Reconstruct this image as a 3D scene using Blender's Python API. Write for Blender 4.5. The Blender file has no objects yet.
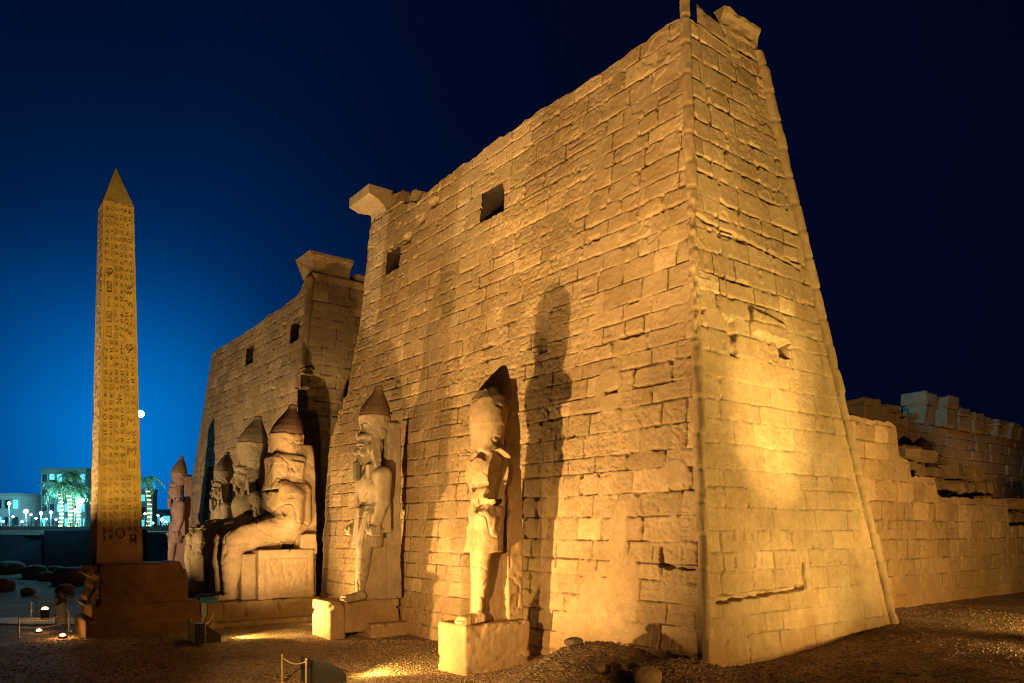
import bpy, math, random
import numpy as np
R = math.radians
scn = bpy.context.scene

# ------------------------------------------------------------------ camera
cam_d = bpy.data.cameras.new("camera"); cam = bpy.data.objects.new("camera", cam_d)
scn.collection.objects.link(cam)
cam.location = (0, 0, 4.8); cam.rotation_euler = (R(90), 0, 0)
cam_d.sensor_width = 36; cam_d.lens = 770 / 1024 * 36
cam_d.shift_y = (527 - 341.5) / 1024
cam_d.clip_start = .1; cam_d.clip_end = 8000
scn.camera = cam

# ------------------------------------------------------------------ exposure
vs = scn.view_settings
vs.view_transform = 'Standard'; vs.look = 'None'; vs.gamma = 1; vs.exposure = 0
vs.use_curve_mapping = False
scn.cycles.filter_width = 1.1

# ------------------------------------------------------------------ night sky with city glow
W = bpy.data.worlds.new("World"); scn.world = W; W.use_nodes = True
nt = W.node_tree; N = nt.nodes; L = nt.links; N.clear()
out = N.new('ShaderNodeOutputWorld'); bg = N.new('ShaderNodeBackground'); bg.inputs[1].default_value = 1.0
tc = N.new('ShaderNodeTexCoord')
sky = N.new('ShaderNodeTexSky'); sky.sky_type = 'NISHITA'; sky.sun_disc = False
sky.sun_elevation = R(-7); sky.sun_rotation = R(-25)
def glow(direction, stops):
    v = np.array(direction, float); v /= np.linalg.norm(v)
    nrm = N.new('ShaderNodeVectorMath'); nrm.operation = 'NORMALIZE'; L.new(tc.outputs['Generated'], nrm.inputs[0])
    d = N.new('ShaderNodeVectorMath'); d.operation = 'DOT_PRODUCT'; L.new(nrm.outputs[0], d.inputs[0]); d.inputs[1].default_value = v
    ac = N.new('ShaderNodeMath'); ac.operation = 'ARCCOSINE'; L.new(d.outputs['Value'], ac.inputs[0])
    mr = N.new('ShaderNodeMapRange'); L.new(ac.outputs[0], mr.inputs[0]); mr.inputs[1].default_value = 0; mr.inputs[2].default_value = R(70)
    cr = N.new('ShaderNodeValToRGB'); L.new(mr.outputs[0], cr.inputs[0]); cr.color_ramp.interpolation = 'B_SPLINE'
    els = cr.color_ramp.elements
    while len(els) < len(stops): els.new(.5)
    for e, (p, c) in zip(els, stops): e.position = p / 70; e.color = (*c, 1)
    return cr.outputs[0]
g1 = glow((-.50, 1, .10), [(0, (.0, .19, .62)), (4, (.0, .14, .50)), (10, (.0, .042, .18)), (16, (.0, .0115, .060)),
                           (25, (.0002, .0036, .022)), (42, (.0003, .0022, .013)), (70, (.0004, .0016, .009))])
mx = N.new('ShaderNodeMix'); mx.data_type = 'RGBA'; mx.blend_type = 'ADD'; mx.inputs[0].default_value = .02
L.new(g1, mx.inputs[6]); L.new(sky.outputs[0], mx.inputs[7])
cn = N.new('ShaderNodeTexNoise'); cn.inputs['Scale'].default_value = 2.2; cn.inputs['Detail'].default_value = 5; L.new(tc.outputs['Generated'], cn.inputs['Vector'])
cm = N.new('ShaderNodeMapRange'); L.new(cn.outputs['Fac'], cm.inputs[0]); cm.inputs[1].default_value = .3; cm.inputs[2].default_value = .7; cm.inputs[3].default_value = .78; cm.inputs[4].default_value = 1.2
cs = N.new('ShaderNodeVectorMath'); cs.operation = 'SCALE'; L.new(mx.outputs[2], cs.inputs[0]); L.new(cm.outputs[0], cs.inputs['Scale'])
L.new(cs.outputs[0], bg.inputs[0]); L.new(bg.outputs[0], out.inputs[0])

# ------------------------------------------------------------------ temple frame
D1 = np.array([-592., 770.]) / np.hypot(592, 770)      # along the front of the pylon, away from the near corner
D2 = np.array([D1[1], -D1[0]])                          # into the temple
C0 = np.array([6.49, 25.5])
ROT = math.atan2(D1[1], D1[0])
def wp(s, d, z=0.):
    p = C0 + s * D1 + d * D2
    return (p[0], p[1], z)
# local frame of temple things: x = s, y = -d (towards the forecourt), z up

def smooth(a, b, x):
    t = np.clip((x - a) / (b - a), 0, 1); return t * t * (3 - 2 * t)

# ------------------------------------------------------------------ lamps of the place and added fill lights
def spot(name, loc, target, power, col, angle=70, blend=.6, size=.15):
    d = bpy.data.lights.new(name, 'SPOT'); o = bpy.data.objects.new(name, d); scn.collection.objects.link(o)
    o.location = loc; d.energy = power; d.color = col; d.spot_size = R(angle); d.spot_blend = blend; d.shadow_soft_size = size
    from mathutils import Vector
    o.rotation_euler = (Vector(target) - Vector(loc)).to_track_quat('-Z', 'Y').to_euler()
    return o
def point(name, loc, power, col, size=.1):
    d = bpy.data.lights.new(name, 'POINT'); o = bpy.data.objects.new(name, d); scn.collection.objects.link(o)
    o.location = loc; d.energy = power; d.color = col; d.shadow_soft_size = size
    return o
WARM = (1.0, .61, .205); YEL = (1.0, .67, .19); ORA = (1.0, .50, .13)
K = 1.0
spot("flood_or_fill_lamp", wp(6.7, -12.0, -.1), wp(10.0, 1.2, 12), 24000*K, WARM, 112, .9)
spot("flood_or_fill_lamp", wp(23.4, -8.3, -.2), wp(21, 1, 10), 12500*K, WARM, 135, .7)
spot("flood_or_fill_lamp", (-1.0, 7.5, .6), wp(8, 1.8, 21.0), 62000*K, WARM, 35, 1.0)
spot("flood_or_fill_lamp", (-9.0, 13, .6), wp(20, 1.8, 20.5), 38000*K, WARM, 33, 1.0)
spot("flood_or_fill_lamp", (-8.0, 12, 5.2), (-3.5, 31, -.9), 27000*K, (1, .56, .17), 58, 1.0)  # added fill at the height of an unseen mast, brightens the forecourt gravel
spot("flood_or_fill_lamp", wp(17, -8.2, -.2), wp(47, 1.2, 13.0), 15000*K, (1, .66, .27), 47, .7)
spot("flood_or_fill_lamp", wp(46, -13, -.2), wp(51, 1, 11), 19000*K, (1, .68, .30), 100, .8)
spot("flood_or_fill_lamp", (21.5, 21.0, 1.2), wp(.8, 6.0, 9.0), 17000*K, YEL, 90, .9)
spot("flood_or_fill_lamp", (13.8, 20.5, .7), wp(1.1, 5.4, 9.0), 19000*K, (1, .70, .22), 29, 1.0)
spot("flood_or_fill_lamp", (13.0, 19.0, .7), wp(2.4, 5.2, 19.5), 18000*K, YEL, 50, 1.0)
spot("flood_or_fill_lamp", (24.0, 25.0, 2.2), wp(3, 23, 5), 12500*K, (1, .57, .15), 110, .9)
spot("flood_or_fill_lamp", (25.0, 23.0, 2.4), (11.5, 24.0, .2), 5200*K, ORA, 70, .9)
spot("floodlight_spill", (-14.4, 39.1, -.4), (-6.4, 45.3, -1.0), 2600, (1, .62, .15), 85, .8)
spot("floodlight_spill", (-6.0, 29.4, -.4), (.5, 34.5, -1.0), 2800, (1, .62, .15), 85, .8)
spot("flood_or_fill_lamp", (8.5, 15.0, .7), (3.6, 25.2, .1), 2400*K, ORA, 45, .9)
spot("obelisk_lamp", (-6.5, 19.5, -.1), (-21.5, 41.3, 13.8), 44000*K, (1, .68, .11), 35, .5)
spot("obelisk_lamp", (-31, 40, -.3), (-22.3, 41, 13), 30000*K, (1, .78, .4), 50, .6)
spot("flood_or_fill_lamp", wp(39, -21, -.2), wp(37.6, -3, 7.2), 17000, (1, .66, .25), 34, .6)
spot("town_glow_fill", wp(4.5, 13, 19.5), wp(12.3, 52, 14.8), 12000, (.06, .58, 1.0), 20, .5)  # added blue spot hung behind the tower, in place of light from town
spot("court_fill", wp(6.4, 47, 4.0), wp(12.2, 48, 7.0), 1100, ORA, 120, .6)  # added warm fill inside the court, turns the blue-lit core wall brown

# ------------------------------------------------------------------ numpy noise
def _hash(ix, iy, iz, seed):
    h = (ix.astype(np.int64) * 374761393 + iy.astype(np.int64) * 668265263 + iz.astype(np.int64) * 2147483647 + seed * 144665) & 0xffffffff
    h = ((h ^ (h >> 13)) * 1274126177) & 0xffffffff
    h = ((h ^ (h >> 15)) * 2246822519) & 0xffffffff
    return ((h ^ (h >> 16)) & 0xffff) / 32767.5 - 1
def noise3(x, y, z, seed=0):
    x, y, z = np.broadcast_arrays(np.asarray(x, float), np.asarray(y, float), np.asarray(z, float))
    ix, iy, iz = np.floor(x), np.floor(y), np.floor(z)
    fx, fy, fz = x - ix, y - iy, z - iz
    u, v, w = [t * t * (3 - 2 * t) for t in (fx, fy, fz)]
    r = 0
    for dx in (0, 1):
        wx = u if dx else 1 - u
        for dy in (0, 1):
            wy = v if dy else 1 - v
            for dz in (0, 1):
                wz = w if dz else 1 - w
                r = r + wx * wy * wz * _hash(ix + dx, iy + dy, iz + dz, seed)
    return r
def noise2(x, y, seed=0):
    x, y = np.broadcast_arrays(np.asarray(x, float), np.asarray(y, float))
    ix, iy = np.floor(x), np.floor(y); fx, fy = x - ix, y - iy
    u, v = fx * fx * (3 - 2 * fx), fy * fy * (3 - 2 * fy); z0 = np.zeros_like(ix)
    a = _hash(ix, iy, z0, seed); b = _hash(ix + 1, iy, z0, seed); c = _hash(ix, iy + 1, z0, seed); d = _hash(ix + 1, iy + 1, z0, seed)
    return (a * (1 - u) + b * u) * (1 - v) + (c * (1 - u) + d * u) * v
def fbm2(x, y, seed=0, o=4):
    r = 0; a = 1; t = 0
    for k in range(o): r = r + a * noise2(x * 2 ** k, y * 2 ** k, seed + k * 17); t += a; a *= .5
    return r / t
def fbm3(x, y, z, seed=0, o=3):
    r = 0; a = 1; t = 0
    for k in range(o): r = r + a * noise3(x * 2 ** k, y * 2 ** k, z * 2 ** k, seed + k * 17); t += a; a *= .5
    return r / t

# ------------------------------------------------------------------ object helpers
def mesh_from(verts, quads=None, faces=None, smooth_sh=True):
    me = bpy.data.meshes.new("mesh")
    verts = np.asarray(verts, np.float32)
    if quads is not None:
        quads = np.asarray(quads, np.int32); n = len(quads)
        me.vertices.add(len(verts)); me.vertices.foreach_set("co", verts.ravel())
        me.loops.add(n * 4); me.loops.foreach_set("vertex_index", quads.ravel())
        me.polygons.add(n); me.polygons.foreach_set("loop_start", np.arange(n, dtype=np.int32) * 4)
        me.polygons.foreach_set("use_smooth", np.full(n, smooth_sh))
        me.update(calc_edges=True)
    else:
        me.from_pydata(verts.tolist(), [], faces); me.update()
        if smooth_sh: me.polygons.foreach_set("use_smooth", np.full(len(me.polygons), True))
    return me
def link(name, me, mat=None, parent=None, loc=None, rot=None):
    o = bpy.data.objects.new(name, me); me.name = name
    scn.collection.objects.link(o)
    if mat: me.materials.append(mat)
    if parent: o.parent = parent
    if loc is not None: o.location = loc
    if rot is not None: o.rotation_euler = (0, 0, rot)
    return o
def thing(name, label, cat, loc=(0, 0, 0), rot=0., group=None):
    o = bpy.data.objects.new(name, None); scn.collection.objects.link(o)
    o.empty_display_size = .3
    o.location = loc; o.rotation_euler = (0, 0, rot); o['label'] = label; o['category'] = cat
    if group: o['group'] = group
    return o
def tag(o, label, cat, group=None):
    o['label'] = label; o['category'] = cat
    if group: o['group'] = group
    return o
def setattr_f(me, name, arr):
    a = me.attributes.new(name, 'FLOAT', 'POINT'); a.data.foreach_set('value', np.asarray(arr, np.float32).ravel())

class MB:
    def __init__(s): s.v = []; s.f = []
    def add(s, v, f):
        b = len(s.v); s.v += [tuple(map(float, p)) for p in v]; s.f += [tuple(i + b for i in q) for q in f]
    def box(s, c, size, bev=.0, rz=0., top=1., jit=0., rnd=None, tilt=(0, 0)):
        """box, optionally bevelled (chamfer ring), tapered at the top, jittered"""
        hx, hy, hz = [k / 2 for k in size]; b = min(bev, hx * .9, hy * .9, hz * .9)
        if b > 0: lv = [(-hz, b), (-hz + b, 0), (hz - b, 0), (hz, b)]
        else: lv = [(-hz, 0), (hz, 0)]
        v = []
        for z, i in lv:
            k = 1 + (top - 1) * (z + hz) / (2 * hz)
            x, y = hx * k - i, hy * k - i
            if b > 0:
                q = b if i == 0 else b * .4
                ring = [(-x + q, -y), (x - q, -y), (x, -y + q), (x, y - q), (x - q, y), (-x + q, y), (-x, y - q), (-x, -y + q)]
            else: ring = [(-x, -y), (x, -y), (x, y), (-x, y)]
            v += [(px, py, z) for px, py in ring]
        n = 8 if b > 0 else 4; f = [tuple(range(n))[::-1]]
        for k in range(len(lv) - 1):
            for i in range(n): f.append((k * n + i, k * n + (i + 1) % n, (k + 1) * n + (i + 1) % n, (k + 1) * n + i))
        f.append(tuple(range((len(lv) - 1) * n, len(lv) * n)))
        if jit: v = [(x + rnd.uniform(-jit, jit), y + rnd.uniform(-jit, jit), z + rnd.uniform(-jit, jit)) for x, y, z in v]
        ct, st = math.cos(rz), math.sin(rz)
        v = [(x, y, z + x * tilt[0] + y * tilt[1]) for x, y, z in v]
        v = [(c[0] + x * ct - y * st, c[1] + x * st + y * ct, c[2] + z) for x, y, z in v]
        s.add(v, f); return s
    def tube(s, pts, rad, n=8, cap=True):
        pts = [np.array(p, float) for p in pts]; rads = rad if hasattr(rad, '__len__') else [rad] * len(pts)
        v = []
        up = np.array([0, 0, 1.])
        for i, p in enumerate(pts):
            t = pts[min(i + 1, len(pts) - 1)] - pts[max(i - 1, 0)]; t /= np.linalg.norm(t) + 1e-9
            a = np.cross(t, up if abs(t[2]) < .95 else np.array([1., 0, 0])); a /= np.linalg.norm(a); b = np.cross(t, a)
            for k in range(n):
                an = 2 * math.pi * k / n; v.append(p + rads[i] * (math.cos(an) * a + math.sin(an) * b))
        f = []
        for i in range(len(pts) - 1):
            for k in range(n): f.append((i * n + k, i * n + (k + 1) % n, (i + 1) * n + (k + 1) % n, (i + 1) * n + k))
        if cap: f += [tuple(range(n))[::-1], tuple(range((len(pts) - 1) * n, len(pts) * n))]
        s.add(v, f); return s
    def lathe(s, prof, c=(0, 0, 0), n=16):
        v = []; f = []
        for r, z in prof:
            for k in range(n): a = 2 * math.pi * k / n; v.append((c[0] + r * math.cos(a), c[1] + r * math.sin(a), c[2] + z))
        for i in range(len(prof) - 1):
            for k in range(n): f.append((i * n + k, i * n + (k + 1) % n, (i + 1) * n + (k + 1) % n, (i + 1) * n + k))
        f += [tuple(range(n))[::-1], tuple(range((len(prof) - 1) * n, len(prof) * n))]
        s.add(v, f); return s
    def build(s, name, mat, parent=None, loc=None, rot=None, smooth_sh=False):
        return link(name, mesh_from(s.v, faces=s.f, smooth_sh=smooth_sh), mat, parent, loc, rot)

# ------------------------------------------------------------------ materials
def newmat(name):
    m = bpy.data.materials.new(name); m.use_nodes = True
    return m, m.node_tree.nodes, m.node_tree.links, m.node_tree.nodes['Principled BSDF']
def stone(name, col, col2=None, scale=1.6, rough=.9, bump=.25, fine=22., tone=False, dark=(.10, .065, .035), darkamt=.35, dist=.03):
    m, n, l, p = newmat(name); p.inputs['Roughness'].default_value = rough
    p.inputs['Specular IOR Level'].default_value = .15
    t = n.new('ShaderNodeTexCoord')
    def noi(sc, det=5, ro=.6):
        k = n.new('ShaderNodeTexNoise'); k.inputs['Scale'].default_value = sc; k.inputs['Detail'].default_value = det; k.inputs['Roughness'].default_value = ro
        l.new(t.outputs['Object'], k.inputs['Vector']); return k
    def ramp(src, a, b, ca, cb):
        r = n.new('ShaderNodeValToRGB'); l.new(src, r.inputs[0]); e = r.color_ramp.elements
        e[0].position = a; e[1].position = b; e[0].color = (*ca, 1); e[1].color = (*cb, 1); return r.outputs[0]
    def mix(fac, a, b, mode='MIX'):
        k = n.new('ShaderNodeMix'); k.data_type = 'RGBA'; k.blend_type = mode
        if isinstance(fac, float): k.inputs[0].default_value = fac
        else: l.new(fac, k.inputs[0])
        for q, x in ((6, a), (7, b)):
            if isinstance(x, tuple): k.inputs[q].default_value = (*x, 1)
            else: l.new(x, k.inputs[q])
        return k.outputs[2]
    col2 = col2 or tuple(c * .72 for c in col)
    big = noi(scale * .35, 4); mid = noi(scale * 2.2, 6, .65); fin = noi(fine, 6, .7)
    c = ramp(big.outputs['Fac'], .35, .68, col2, col)
    c = mix(.55, c, ramp(mid.outputs['Fac'], .3, .7, (.62, .6, .58), (1.12, 1.1, 1.08)), 'MULTIPLY')
    stain = noi(scale * .8, 7, .7)
    dk = ramp(stain.outputs['Fac'], .60, .75, (0, 0, 0), (darkamt,) * 3)
    c = mix(dk, c, dark)
    c = mix(.4, c, ramp(fin.outputs['Fac'], .3, .72, (.55, .52, .5), (1.25, 1.25, 1.25)), 'MULTIPLY')
    if tone:
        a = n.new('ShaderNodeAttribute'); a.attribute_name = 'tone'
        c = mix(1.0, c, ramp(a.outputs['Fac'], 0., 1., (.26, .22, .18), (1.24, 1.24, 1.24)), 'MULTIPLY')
        a2 = n.new('ShaderNodeAttribute'); a2.attribute_name = 'damp'
        c = mix(a2.outputs['Fac'], c, (.30, .175, .075))
    l.new(c, p.inputs['Base Color'])
    b = n.new('ShaderNodeBump'); b.inputs['Strength'].default_value = bump; b.inputs['Distance'].default_value = dist
    l.new(fin.outputs['Fac'], b.inputs['Height'])
    b2 = n.new('ShaderNodeBump'); b2.inputs['Strength'].default_value = bump; b2.inputs['Distance'].default_value = dist * 2.5
    l.new(mid.outputs['Fac'], b2.inputs['Height']); l.new(b.outputs[0], b2.inputs['Normal']); l.new(b2.outputs[0], p.inputs['Normal'])
    return m
def plain(name, col, rough=.6, metal=0., emit=0., ecol=None):
    m, n, l, p = newmat(name); p.inputs['Roughness'].default_value = rough; p.inputs['Metallic'].default_value = metal
    t = n.new('ShaderNodeTexCoord'); k = n.new('ShaderNodeTexNoise'); k.inputs['Scale'].default_value = 9; k.inputs['Detail'].default_value = 5
    l.new(t.outputs['Object'], k.inputs['Vector'])
    r = n.new('ShaderNodeValToRGB'); l.new(k.outputs['Fac'], r.inputs[0]); e = r.color_ramp.elements
    e[0].position = .3; e[1].position = .7; e[0].color = (*[c * .8 for c in col], 1); e[1].color = (*[min(1, c * 1.1) for c in col], 1)
    l.new(r.outputs[0], p.inputs['Base Color'])
    if emit: p.inputs['Emission Color'].default_value = (*(ecol or col), 1); p.inputs['Emission Strength'].default_value = emit
    return m
M_WALL = stone('sandstone_masonry', (.45, .33, .20), (.34, .235, .13), 1.2, tone=True, bump=.32, fine=13, dist=.04)
M_RECESS_SHADE = stone('recess_shade', (.06, .04, .025), (.035, .025, .018), 1.2)  # near-black colour stands in for the shade inside the windows
M_ROLL = stone('sandstone_roll', (.40, .29, .17), (.30, .20, .11), 1.2, bump=.3, fine=14)
M_GREY = stone('granodiorite', (.36, .29, .21), (.25, .19, .13), 1.4, darkamt=.6, bump=.4, fine=18)
M_GREYD = stone('dark_granodiorite', (.20, .16, .12), (.12, .095, .07), 1.4, bump=.25, fine=18)
M_SAND = stone('tan_granite', (.42, .30, .18), (.30, .205, .115), 1.3, darkamt=.6, bump=.4, fine=18)
M_RED = stone('red_granite_crown', (.19, .115, .07), (.12, .07, .04), 1.5, bump=.25, fine=18)
M_PINK = stone('pink_granite', (.23, .155, .165), (.16, .105, .115), 1.3, bump=.2, fine=18)
M_OB = stone('obelisk_granite', (.40, .27, .145), (.31, .20, .105), .8, tone=True, bump=.2, fine=20, darkamt=.2)
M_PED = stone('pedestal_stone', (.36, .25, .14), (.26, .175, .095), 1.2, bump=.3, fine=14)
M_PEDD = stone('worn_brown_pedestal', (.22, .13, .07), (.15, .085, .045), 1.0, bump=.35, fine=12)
M_RUIN = stone('ruin_blocks', (.34, .24, .14), (.24, .16, .09), 1.0, bump=.4, fine=12)
M_ROCK = stone('field_stone', (.30, .22, .14), (.2, .14, .085), 1.4, bump=.4, fine=14)
M_DARKM = plain('black_metal', (.02, .02, .02), .5)
M_ROPE = plain('rope', (.35, .27, .17), .9)
M_POST = plain('brass_post', (.38, .28, .14), .45, .3)

# ------------------------------------------------------------------ ground
def G(x, y):
    x = np.asarray(x, float); y = np.asarray(y, float)
    z = -.9 + .95 * smooth(-3, 7, x - .12 * (y - 28)) + .6 * smooth(9, 17, x)
    z = z * smooth(8000, 200, y) if False else z
    # rubble mound by the near end of the front
    mx_, my_ = x - 2.4, y - 26.6
    a = my_ * .55 + mx_ * .83; b = -mx_ * .55 + my_ * .83
    z = z + 1.12 * np.exp(-(a / 2.6) ** 2 - (b / 1.35) ** 2)
    z = z + .5 * np.exp(-((x - 5.2) / 1.5) ** 2 - ((y - 25.2) / .9) ** 2)
    # bank up to the level of the town
    z = z + 5.25 * smooth(104, 113, y + 2 * noise2(x * .08, y * .08, 5)) * smooth(-8, -20, x)
    near = smooth(150, 60, y)
    z = z + near * (.10 * fbm2(x * .25, y * .25, 3, 4) + .03 * fbm2(x * 1.7, y * 1.7, 9, 3))
    z = z + smooth(60, 75, y) * smooth(112, 98, y) * smooth(-30, -45, x) * (.6 * fbm2(x * .12, y * .12, 31, 4) + .1)
    return z
def build_ground():
    xs = np.concatenate([-np.geomspace(4000, 62, 26), np.arange(-60, -30, .6), np.arange(-30, 24, .16), np.arange(24, 60, .6), np.geomspace(62, 4000, 26)])
    ys = np.concatenate([-np.geomspace(600, 6, 10), np.arange(-4, 16, 1.), np.arange(16, 36, .11), np.arange(36, 60, .25), np.arange(60, 125, .8), np.geomspace(126, 6000, 30)])
    X, Y = np.meshgrid(xs, ys, indexing='ij'); Z = G(X, Y)
    V = np.stack([X, Y, Z], -1).reshape(-1, 3); nx, ny = X.shape
    i = np.arange(nx * ny).reshape(nx, ny)
    Q = np.stack([i[:-1, :-1], i[1:, :-1], i[1:, 1:], i[:-1, 1:]], -1).reshape(-1, 4)
    m, n, l, p = newmat('gravel_ground'); p.inputs['Roughness'].default_value = .95; p.inputs['Specular IOR Level'].default_value = .15
    t = n.new('ShaderNodeTexCoord')
    vo = n.new('ShaderNodeTexVoronoi'); vo.inputs['Scale'].default_value = 11; l.new(t.outputs['Object'], vo.inputs['Vector'])
    no = n.new('ShaderNodeTexNoise'); no.inputs['Scale'].default_value = .28; no.inputs['Roughness'].default_value = .65; no.inputs['Detail'].default_value = 6; l.new(t.outputs['Object'], no.inputs['Vector'])
    r = n.new('ShaderNodeValToRGB'); l.new(no.outputs['Fac'], r.inputs[0]); e = r.color_ramp.elements
    e[0].position = .35; e[1].position = .7; e[0].color = (.17, .115, .07, 1); e[1].color = (.34, .245, .155, 1)
    k = n.new('ShaderNodeMix'); k.data_type = 'RGBA'; k.blend_type = 'MULTIPLY'; k.inputs[0].default_value = .8
    r2 = n.new('ShaderNodeValToRGB'); l.new(vo.outputs['Color'], r2.inputs[0]); e = r2.color_ramp.elements
    e[0].position = .2; e[1].position = .85; e[0].color = (.4, .38, .35, 1); e[1].color = (1.5, 1.45, 1.4, 1)
    l.new(r.outputs[0], k.inputs[6]); l.new(r2.outputs[0], k.inputs[7]); l.new(k.outputs[2], p.inputs['Base Color'])
    b = n.new('ShaderNodeBump'); b.inputs['Strength'].default_value = .9; b.inputs['Distance'].default_value = .07; b.invert = True
    l.new(vo.outputs['Distance'], b.inputs['Height'])
    b2 = n.new('ShaderNodeBump'); b2.inputs['Strength'].default_value = .5; b2.inputs['Distance'].default_value = .15
    n2 = n.new('ShaderNodeTexNoise'); n2.inputs['Scale'].default_value = 3.5; n2.inputs['Detail'].default_value = 8; l.new(t.outputs['Object'], n2.inputs['Vector'])
    l.new(n2.outputs['Fac'], b2.inputs['Height']); l.new(b.outputs[0], b2.inputs['Normal']); l.new(b2.outputs[0], p.inputs['Normal'])
    o = link('ground', mesh_from(V, Q), m); o['kind'] = 'structure'
build_ground()
def gz(x, y): return float(G(x, y))
def build_gravel():
    rs = np.random.RandomState(4); n = 26000
    x = rs.uniform(-24, 24, n); y = 19 + 23 * rs.rand(n) ** 1.3
    s = .018 + .05 * rs.rand(n) ** 3
    mnd = rs.rand(n) < .05
    x[mnd] = 2.2 + rs.randn(mnd.sum()) * 2.2; y[mnd] = 26.2 + rs.randn(mnd.sum()) * 1.5; s[mnd] *= 1.15
    k = np.arange(n) % 40 == 7; u = rs.rand(n)                               # a line of stones up the edge of the mound
    kx = np.interp(u, [0, .33, .66, 1], [-.88, -.06, .93, 1.85]); ky = 24.2 + 2.2 * u
    x = np.where(k, kx + .08 * rs.randn(n), x); y = np.where(k, ky + .08 * rs.randn(n), y); s = np.where(k, .05 + .07 * rs.rand(n), s)
    z = G(x, y)
    base = np.array([[1, 0, 0], [-1, 0, 0], [0, 1, 0], [0, -1, 0], [0, 0, .7], [0, 0, -.7]], float)
    V = np.zeros((n, 6, 3)); a = rs.rand(n) * 6.283
    bb = base[None] * rs.uniform(.6, 1.25, (n, 6, 1)) * s[:, None, None]
    V[..., 0] = bb[..., 0] * np.cos(a)[:, None] - bb[..., 1] * np.sin(a)[:, None] + x[:, None]
    V[..., 1] = bb[..., 0] * np.sin(a)[:, None] + bb[..., 1] * np.cos(a)[:, None] + y[:, None]
    V[..., 2] = bb[..., 2] + z[:, None] + s[:, None] * .3
    T = np.array([[0, 2, 4], [2, 1, 4], [1, 3, 4], [3, 0, 4], [2, 0, 5], [1, 2, 5], [3, 1, 5], [0, 3, 5]])
    F = (T[None] + (np.arange(n) * 6)[:, None, None]).reshape(-1, 3)
    me = bpy.data.meshes.new('gravel'); me.vertices.add(n * 6); me.vertices.foreach_set('co', V.astype(np.float32).ravel())
    me.loops.add(len(F) * 3); me.loops.foreach_set('vertex_index', F.astype(np.int32).ravel())
    me.polygons.add(len(F)); me.polygons.foreach_set('loop_start', np.arange(len(F), dtype=np.int32) * 3); me.update(calc_edges=True)
    o = link('gravel', me, M_ROCK); o['kind'] = 'stuff'; tag(o, 'loose pebbles scattered over the gravel forecourt', 'gravel')
build_gravel()

# ------------------------------------------------------------------ masonry height fields
class Bond:
    """courses of blocks of uneven height and length; gives the relief of a weathered wall"""
    def __init__(s, seed, z0, z1, s0, s1, hmin=.62, hmax=.95, wmin=.9, wmax=2.3):
        rs = np.random.RandomState(seed); s.rs = rs; s.seed = seed
        zb = [z0]
        while zb[-1] < z1: zb.append(zb[-1] + rs.uniform(hmin, hmax))
        s.zb = np.array(zb); s.nc = len(zb) - 1
        allb = []; s.start = []
        for k in range(s.nc):
            b = [s0 - rs.uniform(0, 1.5)]
            while b[-1] < s1 + 2: b.append(b[-1] + rs.uniform(wmin, wmax))
            s.start.append(sum(len(q) for q in allb)); allb.append(np.array(b) + 1000. * k)
        s.flat = np.concatenate(allb); n = len(s.flat)
        s.off = rs.randn(n) * .007; s.tone = .5 + .5 * (rs.rand(n) - .5) * (.6 + .8 * rs.rand(n)); s.tx = rs.randn(n) * .005; s.tz = rs.randn(n) * .004
        s.jw = .008 + .045 * rs.rand(n) ** 4; s.jh = .008 + .045 * rs.rand(n) ** 3.5; s.hurt = rs.rand(n)
    def __call__(s, S, Z, rough=1., joint=1., chip=1.):
        wz = Z + .035 * fbm2(S * .5, Z * .5, s.seed + 1, 3) + .018 * noise2(S * 3.1, Z * 3.1, s.seed + 2)
        k = np.clip(np.searchsorted(s.zb, wz, side='right') - 1, 0, s.nc - 1)
        ws = S + .03 * fbm2(S * 1.1, Z * 1.1, s.seed + 3, 3)
        i = np.clip(np.searchsorted(s.flat, ws + 1000. * k, side='right') - 1, 0, len(s.flat) - 2)
        l = ws + 1000. * k - s.flat[i]; r = s.flat[i + 1] - ws - 1000. * k
        r = np.where(r > 100, 9, r)
        b = wz - s.zb[k]; t = s.zb[k + 1] - wz
        dv = np.minimum(l, r); dh = np.minimum(b, t); d = np.minimum(dv, dh)
        h = s.off[i] + s.tx[i] * (l - r) * .5 + s.tz[i] * (b - t)
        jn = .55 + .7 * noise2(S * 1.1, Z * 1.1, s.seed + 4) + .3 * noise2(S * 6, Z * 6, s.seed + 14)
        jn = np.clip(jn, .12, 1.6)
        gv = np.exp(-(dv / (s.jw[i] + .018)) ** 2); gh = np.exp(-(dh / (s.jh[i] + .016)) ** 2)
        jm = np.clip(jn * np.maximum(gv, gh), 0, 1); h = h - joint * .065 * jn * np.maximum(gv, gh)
        # broken block edges and corners
        cn = fbm2(S * 2.3, Z * 2.3, s.seed + 5, 3)
        h = h - chip * .10 * smooth(.12, .6, cn) * np.exp(-(d / .075) ** 2) * (.3 + s.hurt[i])
        corner = np.sqrt(dv ** 2 + dh ** 2)
        h = h - chip * .14 * (s.hurt[i] > .86) * smooth(.20, .07, corner + .12 * cn)
        # soft weathering
        h = h + rough * (.012 * fbm2(S * .8, Z * .8, s.seed + 6, 3) + .010 * fbm2(S * 6, Z * 6, s.seed + 7, 3))
        # spalls
        sp = fbm2(S * .55 + 7, Z * .55, s.seed + 8, 4); h = h - chip * .035 * smooth(.36, .42, sp)
        return h, np.where(s.hurt[i] < .07, 1.1, .45 + .5 * s.tone[i]) * (1 - np.clip(joint, 0, 1) * 1.0 * smooth(.22, .7, jm)), d

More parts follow.
